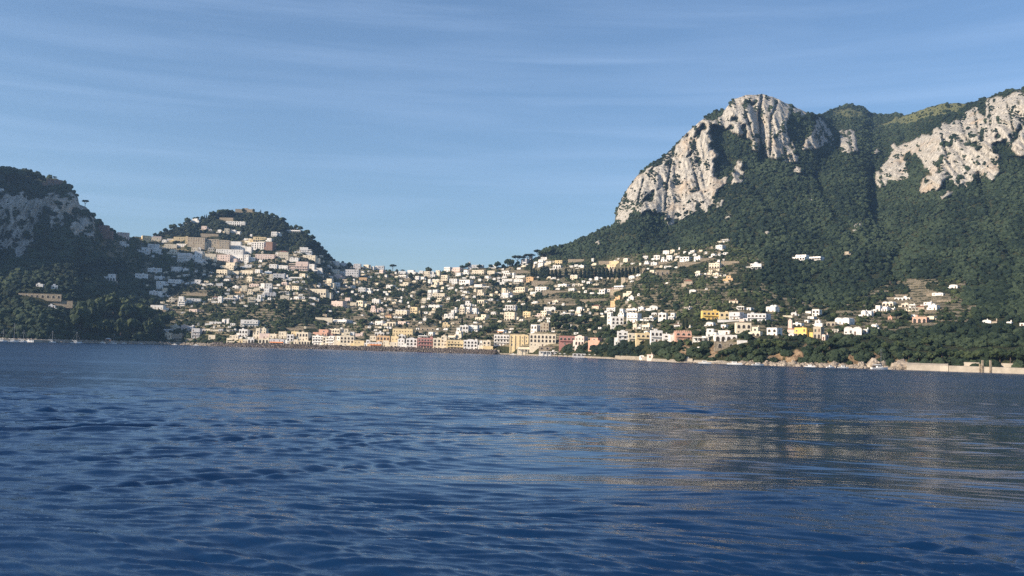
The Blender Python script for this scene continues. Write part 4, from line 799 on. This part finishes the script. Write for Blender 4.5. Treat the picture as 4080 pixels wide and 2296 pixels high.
for reg, phrase, s in TREES:
    ox_, oy_, k_ = CR[reg]
    for item in s.split(';'):
        p = item.split(); tree({'p': 'umbrella_pine', 'c': 'cypress', 'r': 'round_tree'}[p[3]], ox_ + float(p[0]) / k_, oy_ + float(p[1]) / k_, oy_ + float(p[2]) / k_, phrase, float(p[4]))
print('things', len(REC), 'windows', NWIN[0])
# ------------------------------------------------------------------ the many tiny houses beyond the first few hundred
def tiny_houses():
    g = random.Random(5); m_ = MB(); n = 0; hb = list(HB); base = [b for b in HB if b[3] < 1345 and b[4] > 900 and b[2] - b[0] < 70 and b[0] > 560]
    for k in range(12000):
        if n >= 370: break
        b = g.choice(base); x = (b[0] + b[2]) / 2 + g.gauss(0, 24); y = b[3] + g.gauss(0, 8); w = g.uniform(6, 19); h = g.uniform(5, 10)
        if not inpoly(np.array([x]), np.array([y]), SETTLE)[0] or y > 1335 or y < float(ysky(x)) + 6 or (x > 2900 and y < 1190) or (2380 < x and 1120 < y < 1215 and g.random() < .85): continue
        if any(x + w / 2 > c[0] - 1 and x - w / 2 < c[2] + 1 and y > c[1] - 1 and y - h < c[3] + 2 for c in hb): continue
        P_ = surf(x, y)[0]; D = P_[1]; W_ = w * D / F; H_ = h * D / F; a = yaw_for(x, g); ca, sa = math.cos(a), math.sin(a); dp = W_ * g.uniform(.5, .8); mi = g.choice([0, 0, 0, 1, 1, 2]); i0 = len(m_.v)
        m_.box(-W_ / 2, W_ / 2, 0, dp, -4, H_, mi)
        if g.random() < .5: m_.box(-W_ / 2 - W_ * .4, -W_ / 2, .6, dp * .9, -4, H_ * .55, mi)
        if g.random() < .5: m_.box(-W_ * .8, W_ * .8, -2.4, -2.0, -4, -.3, 2)
        nw = max(1, int(W_ / 2.4))
        for q in range(nw):
            if g.random() < .7: xx = -W_ / 2 + (q + .5) * W_ / nw; m_.box(xx - .45, xx + .45, -.05, -.003, H_ * .3, H_ * .3 + min(1.5, H_ * .5), 3)
        for i in range(i0, len(m_.v)):
            px_, py_, pz_ = m_.v[i]; m_.v[i] = (P_[0] + px_ * ca - py_ * sa, P_[1] + px_ * sa + py_ * ca, P_[2] + pz_)
        hb.append((x - w / 2, y - h, x + w / 2, y, D)); n += 1
    HB[:] = hb; tag(m_.build('distant_houses', [wallmat('w'), wallmat('c'), M_STONE, M_DARK]), 'countless tiny white and cream houses filling the gaps of the hill town', kind='stuff')
tiny_houses()
# ------------------------------------------------------------------ woods, scrub, gardens
HBa = np.array(HB)
def clear_of_houses(x, y, rp):
    ok = np.ones(len(x), bool)
    for x0, y0, x1, y1, D in HBa:
        c = (x > x0 - rp * .8) & (x < x1 + rp * .8) & (y > y0 + 1) & (y - rp * 1.25 < y1 - (y1 - y0) * .22)
        ok &= ~c
    return ok
def scatter(n, xr, yr, rlo, rhi, keep, K=1.5, seed=1):
    g = np.random.default_rng(seed); x = g.uniform(*xr, n); y = g.uniform(*yr, n)
    yw = ywater(x); ys = ysky(x); ok = (y > ys + 1) & (y < yw - 9); x, y = x[ok], y[ok]
    D = depth(x, y); r = g.uniform(rlo, rhi, len(x)) ** 1.0; rp = F * r / D
    dens = n / ((xr[1] - xr[0]) * (yr[1] - yr[0])); want = K / (2.2 * rp * rp)
    ok = g.random(len(x)) < want / dens; x, y, r, rp = x[ok], y[ok], r[ok], rp[ok]
    if (want / dens).max() > 1.0: print('scatter short', (want / dens).max())
    ok = keep(x, y); x, y, r, rp = x[ok], y[ok], r[ok], rp[ok]
    ok = clear_of_houses(x, y, rp); x, y, r, rp = x[ok], y[ok], r[ok], rp[ok]
    Pp = surf(x, y); return x, y, r, Pp
def wood_keep(x, y):
    rk, oc_, g_, t_ = masks(x, y); s = inpoly(x, y, SETTLE)
    n = fbm(x / 40, y / 22, 3); gg = np.random.default_rng(5).random(len(x))
    return (~rk & ~oc_ & (~g_ | (gg < .05)) & ~t_) & (~s | (n > .06) | (gg < .38))
def make_wood(nm, xr, yr, label, rlo, rhi, fine, mtl, K, seed, n, extra=None, keep=wood_keep):
    x, y, r, Pp = scatter(n, xr, yr, rlo, rhi, keep, K, seed)
    if extra is not None:
        k = extra(x, y); x, y, r, Pp = x[k], y[k], r[k], Pp[k]
    g = np.random.default_rng(seed + 9); tone = np.clip(.5 + 1.1 * fbm(x / 120, y / 60, 4) + g.normal(size=len(x)) * .26, 0, 1)
    Pp = Pp.copy(); Pp[:, 2] += r * .45
    print(nm, len(x)); blobs(nm, Pp, r, tone, fine, mtl, label)
LEFT = lambda x, y: x < 640
make_wood('woodland', (-600, 700), (640, 1372), 'dense dark woodland covering the shaded cliff foot and headland', 2.2, 4.8, False, M_LEAF, 2.3, 21, 90000, lambda x, y: (x < 660) & ~inpoly(x, y, SETTLE))
make_wood('woodland', (590, 1380), (830, 1100), 'dark pine wood covering the round castle hill', 2.2, 4.6, False, M_PINE, 2.4, 22, 90000, lambda x, y: ~inpoly(x, y, SETTLE) & (x > 600))
make_wood('woodland', (2050, 4700), (340, 1260), 'dense green macchia covering the big mountain slope', 1.5, 4.4, False, M_LEAF, 2.5, 23, 420000, lambda x, y: ~inpoly(x, y, SETTLE))
make_wood('woodland', (2250, 4800), (1150, 1480), 'thick dark green woodland on the bank above the right shore', 1.3, 3.6, True, M_LEAF, 2.5, 24, 260000, lambda x, y: ~inpoly(x, y, SETTLE) | (y > 1340))
make_wood('garden_foliage', (330, 4000), (930, 1400), 'orchard trees and shrubs filling the terraced gardens between houses', 0.9, 3.0, False, M_LEAF2, 1.8, 25, 420000, lambda x, y: inpoly(x, y, SETTLE) & (y < 1375))
def rock_keep(x, y):
    rk, oc_, g_, t_ = masks(x, y); n = fbm(x / 30, y / 26, 3); gg = np.random.default_rng(6).random(len(x)); D = depth(x, y); X = (x - 2040) / F * D; Z = (1400 - y) / F * D
    cre = ridged(X / 21, Z / 120, 3); cl_ = np.min([linedist(x, y, q_) for q_ in CLEFT], 0); return (rk & ((cl_ < 5) & (gg < .5) | ((n > .10) & (cre < -.05)) | (n > .38) | ((cre < -.35) & (gg < .5)) | (gg < .012))) | (g_ & (gg < .12)) | (oc_ & (gg < .1))
make_wood('scrub_foliage', (-600, 4700), (340, 1440), 'dark scrub clinging to ledges of the limestone cliffs', 0.8, 2.2, False, M_LEAF, 1.5, 26, 1500000, keep=rock_keep)

# ------------------------------------------------------------------ shore
M_DROCK = mat('dark_boulders', lambda t, b, l: (l(ramp(t, noise(t, 0.6, 5, 0.7), [(0.35, (0.035, 0.028, 0.024)), (0.65, (0.13, 0.10, 0.08))]), b.inputs['Base Color'])))
M_LROCK = mat('pale_boulders', lambda t, b, l: (l(ramp(t, noise(t, 0.5, 5, 0.7), [(0.3, (0.12, 0.10, 0.08)), (0.65, (0.40, 0.33, 0.25))]), b.inputs['Base Color'])))
def boulders(nm, label, x0, x1, n, zt, rlo, rhi, mtl, off=(-6, 4), seed=3):
    g = np.random.default_rng(seed); x = g.uniform(x0, x1, n); u = g.uniform(0, 1, n); D = dshore(x) + off[0] + u * (off[1] - off[0])
    r = g.uniform(rlo, rhi, n); P_ = ray(x, np.full(n, 1400.0)) * D[:, None]; P_[:, 2] = u * zt - .2
    blobs(nm, P_, r, np.zeros(n), False, mtl, label, flat=0.75)
boulders('breakwater_rocks', 'dark brown boulders piled along the harbour front', 840, 1975, 2600, 4.2, .7, 1.5, M_DROCK, (-7, 2))
boulders('breakwater_rocks', 'mixed pale rubble along the shaded left shore', -600, 850, 2400, 2.8, .5, 1.3, M_LROCK, (-6, 3), 4)
boulders('shore_rocks', 'pale boulders scattered at the foot of the low cliff', 2950, 3630, 380, 2.2, .4, 1.9, M_LROCK, (-4, 4), 5)
boulders('shore_rocks', 'small dark stones along the pebble beach edge', 1960, 2960, 500, .5, .2, .6, M_LROCK, (-2, 1), 6)

def shore_pt(x, dz=0.0, off=0.0):
    D = float(dshore(x)) + off; p = ray(np.array([x]), np.array([1400.0]))[0] * D; return Vector((p[0], p[1], dz))
def strip(nm, x0, x1, n, prof, mtl, label, cat, group=None):
    """Wall or quay that follows the shoreline; prof = (offset, z) outline."""
    xs = np.linspace(x0, x1, n); v = []; k = len(prof)
    for x in xs:
        for off, z in prof: v.append(shore_pt(x, z, off))
    f = [(i * k + j, (i + 1) * k + j, (i + 1) * k + (j + 1) % k, i * k + (j + 1) % k) for i in range(n - 1) for j in range(k)]
    f += [tuple(range(k - 1, -1, -1)), tuple(range((n - 1) * k, n * k))]
    m_ = MB(); m_.add(v, f); root = link(bpy.data.objects.new(nm, None)); c = shore_pt((x0 + x1) / 2, 0, prof[0][0])
    root.location = c
    o = m_.build('wall', [mtl], root); o.data.transform(Matrix.Translation(-c)); tag(root, label, cat, group); return root
q = strip('quay_wall', 3780, 4900, 40, [(-9, -2), (-9, 2.9), (-8.7, 3.1), (4, 3.1), (4, -2)], M_CONC, 'long pale concrete quay wall at the right edge of the shore', 'quay')
for k, xx in enumerate((3905, 3914, 3946)):
    p = shore_pt(xx, 0, -9.4) - q.location; b_ = MB(); b_.box(p.x - .45, p.x + .45, p.y - .35, p.y + .3, -1, 6.6 if k else 4.6); b_.build('pier', [M_STONE], q)
strip('promenade_wall', 3840, 4900, 30, [(2, 3.0), (2, 5.1), (2.4, 5.3), (8, 5.3), (8, 3)], M_CONC, 'pale arched promenade wall set back behind the quay', 'wall')
strip('quay_wall', 3612, 3778, 16, [(-6, -2), (-5.4, 3.0), (-4, 3.9), (6, 4.4), (6, -2)], M_CONC, 'rough pale wall between the tan rocks and the long quay', 'quay')
strip('promenade', 1000, 1990, 40, [(2.5, -1), (2.5, 4.0), (3.0, 4.2), (12, 4.2), (12, 0)], M_CONC, 'low promenade wall behind the dark harbour boulders', 'wall')
strip('stone_jetty', -300, 205, 14, [(-12, -1), (-12, 2.2), (-6, 2.4), (-6, -1)], M_CONC, 'low pale jetty with masts at the left edge of the shore', 'jetty')
strip('shore_road_wall', 2390, 2760, 24, [(3, 0), (3, 2.6), (3.4, 2.8), (6, 2.8), (6, 0)], M_CONC, 'long low cream wall behind the pebble beach', 'wall')
for x0, x1, lab in ((2765, 2880, 'short pale wall beside the beach huts'), (2890, 3040, 'low tan wall below the green bank')):
    strip('sea_wall', x0, x1, 8, [(2, -1), (2, 1.6), (5, 2.0), (5, -1)], M_CONC, lab, 'wall')
# large tan rock outcrops
def outcrop(x, y, w, h, label):
    Pb = surf(x, min(y, float(ywater(x)) - 3))[0]; D = Pb[1]; k = D / F; g = np.random.default_rng(int(x))
    b = lumps(IV2, int(x), 12, .5, .10); b = b * np.array([w * k / 2, min(w * k / 2, 5), h * k]); b[:, 2] -= .1
    o = link(bpy.data.objects.new('rock_outcrop', npmesh('rock_outcrop', b, IF2, [M_LROCK]))); o.location = (Pb[0], Pb[1] - 1.5, 0.2 + max(0, Pb[2] - 3)); tag(o, label, 'rock', 'rock outcrops on the right shore')
outcrop(3270, 1455, 26, 14, 'rounded grey boulder beside the dark cleft on the right shore')
outcrop(3428, 1462, 26, 22, 'square pale rock left of the moored sailboat')
outcrop(3490, 1462, 60, 40, 'tall pointed tan rock behind the moored sailboat')
outcrop(3580, 1466, 70, 30, 'broad tan rock block right of the moored sailboat')
outcrop(3320, 1455, 34, 20, 'low tan rock between the grey boulder and the square rock')
outcrop(3160, 1448, 40, 18, 'honey coloured rock at the waterline below the yellow house')
outcrop(3095, 1446, 28, 12, 'small honey coloured rock at the foot of the ochre cliff')
outcrop(3725, 1462, 40, 22, 'pointed pale rock standing on the rough wall')
# ------------------------------------------------------------------ boats
def boat(x, L_, label, mast=0, off=-14, cabin=True, rot=0.1, group='small boats along the shore', nm='motor_boat'):
    root = link(bpy.data.objects.new(nm, None)); root.location = shore_pt(x, 0.0, off); root.rotation_euler = (0, 0, rot)
    hl = MB(); n = 9; W_ = L_ * .15; sec = []
    for i in range(n):
        u = i / (n - 1); b = W_ * math.sin(math.pi * min(1, (u * .55 + .45))) ** .6 if u < .999 else .02; b = W_ * (1 - max(0, u - .45) ** 2 / .31) + .01; xx = -L_ / 2 + L_ * u; sh = .9 + .5 * u * u
        sec.append([(xx, -b, sh * L_ * .09), (xx, -b * .75, -.1), (xx, 0, -.35), (xx, b * .75, -.1), (xx, b, sh * L_ * .09)])
    v = [p for s_ in sec for p in s_]; f = [(i * 5 + j, i * 5 + j + 1, (i + 1) * 5 + j + 1, (i + 1) * 5 + j) for i in range(n - 1) for j in range(4)] + [(i * 5 + 4, i * 5, (i + 1) * 5, (i + 1) * 5 + 4) for i in range(n - 1)] + [(0, 1, 2, 3, 4)]
    hl.add(v, f); hl.build('hull', [M_PAINT], root); z0 = L_ * .09
    if cabin:
        c_ = MB(); c_.prismx([(-W_ * .6, z0), (-W_ * .55, z0 + .9), (W_ * .55, z0 + .9), (W_ * .6, z0)], -L_ * .18, L_ * .14, 0); cb = c_.build('cabin', [M_PAINT], root)
        w_ = MB(); w_.box(-L_ * .14, L_ * .10, -W_ * .62, -W_ * .56, z0 + .35, z0 + .7); w_.build('window', [M_GLASS], cb)
    if mast:
        m_ = MB(); m_.tube((L_ * .08, 0, z0), (L_ * .08, 0, mast), .10, .06); mo = m_.build('mast', [M_METAL], root)
        b_ = MB(); b_.tube((L_ * .08, 0, z0 + 1.6), (-L_ * .38, 0, z0 + 1.6), .2, .16); b_.build('boom', [M_PAINT], root)
        s_ = MB(); s_.tube((L_ * .08, -1.4, mast * .62), (L_ * .08, 1.4, mast * .62), .06, .06, 4); s_.build('spreader', [M_METAL], mo)
        r_ = MB(); r_.tube((L_ / 2 - .2, 0, z0 + .6), (L_ * .08, 0, mast - .2), .04, .04, 4); r_.tube((-L_ / 2 + .2, 0, z0 + .3), (L_ * .08, 0, mast - .2), .04, .04, 4); r_.build('rigging', [M_METAL], root)
    tag(root, label, 'boat' if not mast else 'sailboat', group)
boat(3505, 9.5, 'white sailboat with a tall mast moored below the tan rocks', 11.5, -12, True, .05, nm='sailboat', group='sailing boats')
boat(49, 10, 'sailboat with the tallest mast in the left harbour', 17, -16, nm='sailboat', group='sailing boats')
boat(6, 8, 'sailboat at the very left edge of the harbour', 11, -16, nm='sailboat', group='sailing boats')
boat(88, 8, 'small sailboat between the jetty end and the tallest mast', 11, -17, nm='sailboat', group='sailing boats')
boat(203, 8, 'lone small sailboat just right of the jetty', 11, -15, nm='sailboat', group='sailing boats')
boat(300, 9, 'sailboat moored before the shaded wood', 11, -15, nm='sailboat', group='sailing boats')
boat(448, 8, 'sailboat moored before the half-lit grove', 11, -15, nm='sailboat', group='sailing boats')
for x, L_, lab in ((2808, 8, 'white motor boat drawn up by the beach huts'), (2928, 9, 'white motor boat in the middle of the green bank shore'), (3020, 7, 'small white boat left of the ochre cliff'), (3228, 6, 'small white boat under the bright yellow house'), (3360, 6, 'tiny white boat by the square pale rock'),
                (2045, 6, 'grey dinghy at the start of the pebble beach'), (405, 9, 'larger white boat beside the orange kiosk on the left shore'), (490, 7, 'white boat right of the orange kiosk on the left shore'), (560, 6, 'small white boat near the grove end'), (695, 6, 'small white boat at the foot of the tan rubble bank'),
                (320, 6, 'small white boat in shade left of the orange kiosk'), (110, 14, 'long white boat lying along the jetty'), (780, 6, 'upright white dinghy before the western harbour houses'), (3310, 5, 'tiny tender beside the grey boulder')):
    boat(x, L_, lab, 0, -11 if x < 1200 else -9, rot=random.uniform(-.5, .3))
# orange kiosk on the left shore
kx = 428; kr = link(bpy.data.objects.new('kiosk', None)); kr.location = shore_pt(kx, 1.8, 3)
k_ = MB(); k_.box(-2.6, 2.6, -1.6, 1.6, 0, 2.6); k_.build('wall', [M_ORANGE], kr); k_ = MB(); k_.prism([(-3, 2.6), (3, 2.6), (0, 3.9)], -2, 2); k_.build('roof', [M_AWNW], kr); k_ = MB(); k_.box(-1.8, 1.8, -1.66, -1.6, 1.0, 2.1); k_.build('counter_opening', [M_DARK], kr)
tag(kr, 'small orange kiosk on the shaded left shore', 'kiosk')
# parasols on the pebble beach
par_pos = [(2178, 'first'), (2196, ''), (2214, ''), (2232, ''), (2250, ''), (2330, ''), (2350, ''), (2372, '')]
for i, (x, _) in enumerate(par_pos):
    u = link(bpy.data.objects.new('parasol', None)); u.location = shore_pt(x, .5, 1.2)
    p_ = MB(); p_.tube((0, 0, -.6), (0, 0, 2.2), .05, .05); p_.build('pole', [M_METAL], u)
    p_ = MB(); n = 8; p_.add([(1.5 * math.cos(k * 2 * math.pi / n), 1.5 * math.sin(k * 2 * math.pi / n), 2.0) for k in range(n)] + [(0, 0, 2.6)], [(k, (k + 1) % n, n) for k in range(n)] + [tuple(range(n - 1, -1, -1))]); p_.build('canopy', [M_AWNW], u)
    tag(u, 'white parasol standing on the pebble beach below the harbour hotels', 'parasol', 'white parasols on the pebble beach')
# street lamps and radio mast
def mast(x, yt, yb, nm, label, cat):
    yb = max(yb, float(ysky(x)) + 3); Pb = surf(x, yb)[0]; h = (yb - yt) * Pb[1] / F; r = link(bpy.data.objects.new(nm, None)); r.location = Pb
    a = MB(); a.tube((0, 0, -2), (0, 0, h), .16, .08); a.build('pole', [M_METAL], r); b_ = MB(); b_.tube((-1.2, 0, h * .9), (1.2, 0, h * .9), .07, .07, 4); b_.tube((-.9, 0, h * .75), (.9, 0, h * .75), .07, .07, 4); b_.build('crossbar', [M_METAL], r); tag(r, label, cat)
mast(1116, 840, 862, 'radio_mast', 'thin radio mast on the right end of the castle hill crest', 'mast')
mast(1665, 1068, 1085, 'street_lamp', 'lone lamp post on the bare saddle skyline', 'street lamp')
mast(1512, 1288, 1322, 'lamp_post', 'tall thin pole rising from the shrubs behind the harbour row', 'pole')
mast(2608, 1388, 1418, 'flag_pole', 'pale pole standing on the shore wall near the beach huts', 'pole')

# ------------------------------------------------------------------ labels
SW = {'v': 'vault-roofed', 't': 'tile-roofed', 'T': 'crenellated', 'b': 'ribbed', 'D': 'domed', 'k': 'balconied', 'A': 'arched', 'a': 'arcaded', 'l': 'colonnaded', '2': 'stepped', 'C': 'belfried', 'g': 'gabled', 'q': 'colonnaded', 'z': 'awninged'}
ORD = ['first', 'second', 'third', 'fourth', 'fifth', 'sixth', 'seventh', 'eighth', 'ninth', 'tenth'] + ['%dth' % k for k in range(11, 60)]
NUMW = ['', 'one', 'two', 'three', 'four', 'five', 'six', 'seven', 'eight', 'nine', 'ten', 'eleven', 'twelve']
cl = {}
for rec in REC:
    o, x, c, noun, st, w, h, ph, spec = rec
    if c is None:
        a = {'umbrella_pine': 'umbrella pine', 'cypress': 'dark cypress', 'round_tree': 'bushy round tree'}[noun]; key = (a, ph)
        o['category'] = 'tree'; o['group'] = 'trees ' + ph
    else:
        size = '' if noun in ('wall', 'hotel', 'palazzo', 'church') else 'tiny' if w < 6.5 else 'small' if w < 11 else 'long' if w > 3.4 * h else ''
        sw = next((SW[ch] for ch in 'CDbtTvzklqgA2a' if ch in st and ch in SW), 'flat-roofed') if noun != 'wall' else ('arched' if 'a' in st else 'plain')
        key = (' '.join(v for v in (size, WORD[c], sw, noun) if v), ph); o['category'] = noun
        o['group'] = ('walls ' if noun == 'wall' else 'buildings ') + ph
    cl.setdefault(key, []).append((x, o))
for (a, ph), lst in cl.items():
    lst.sort(key=lambda q: q[0]); n = len(lst)
    for i, (x, o) in enumerate(lst):
        pl = a[:-5] + 'churches' if a.endswith('church') else a + 's' if not a.endswith('cypress') else a + 'es'
        if n == 1: lab = a + ' ' + ph
        elif i == 0: lab = 'leftmost of the %s %s' % (pl, ph)
        elif i == n - 1: lab = 'rightmost of the %s %s' % (pl, ph)
        else: lab = '%s from left of the %s %s' % (ORD[i], pl, ph)
        if len(lab.split()) > 16: lab = lab.replace('small ', '', 1)
        if len(lab.split()) > 16: lab = lab.replace(' the ', ' ', 1)
        o['label'] = lab

for o_ in COL.objects:
    if o_.parent is None and o_.get('label') and len(o_['label'].split()) > 16: print('LONG', o_['label'])
# ------------------------------------------------------------------ air
hz = MB(); hz.box(-3600, 3600, -2700, 4300, -18, 640)
hm = bpy.data.materials.new('haze'); hm.use_nodes = True; t = hm.node_tree; t.nodes.clear()
pv = t.nodes.new('ShaderNodeVolumePrincipled'); out = t.nodes.new('ShaderNodeOutputMaterial'); t.links.new(pv.outputs[0], out.inputs['Volume'])
pv.inputs['Color'].default_value = (0.38, 0.64, 1.0, 1); pv.inputs['Density'].default_value = 0.00008; pv.inputs['Anisotropy'].default_value = 0.25
tag(hz.build('haze', [hm]), 'thin blue haze over the bay', kind='stuff')
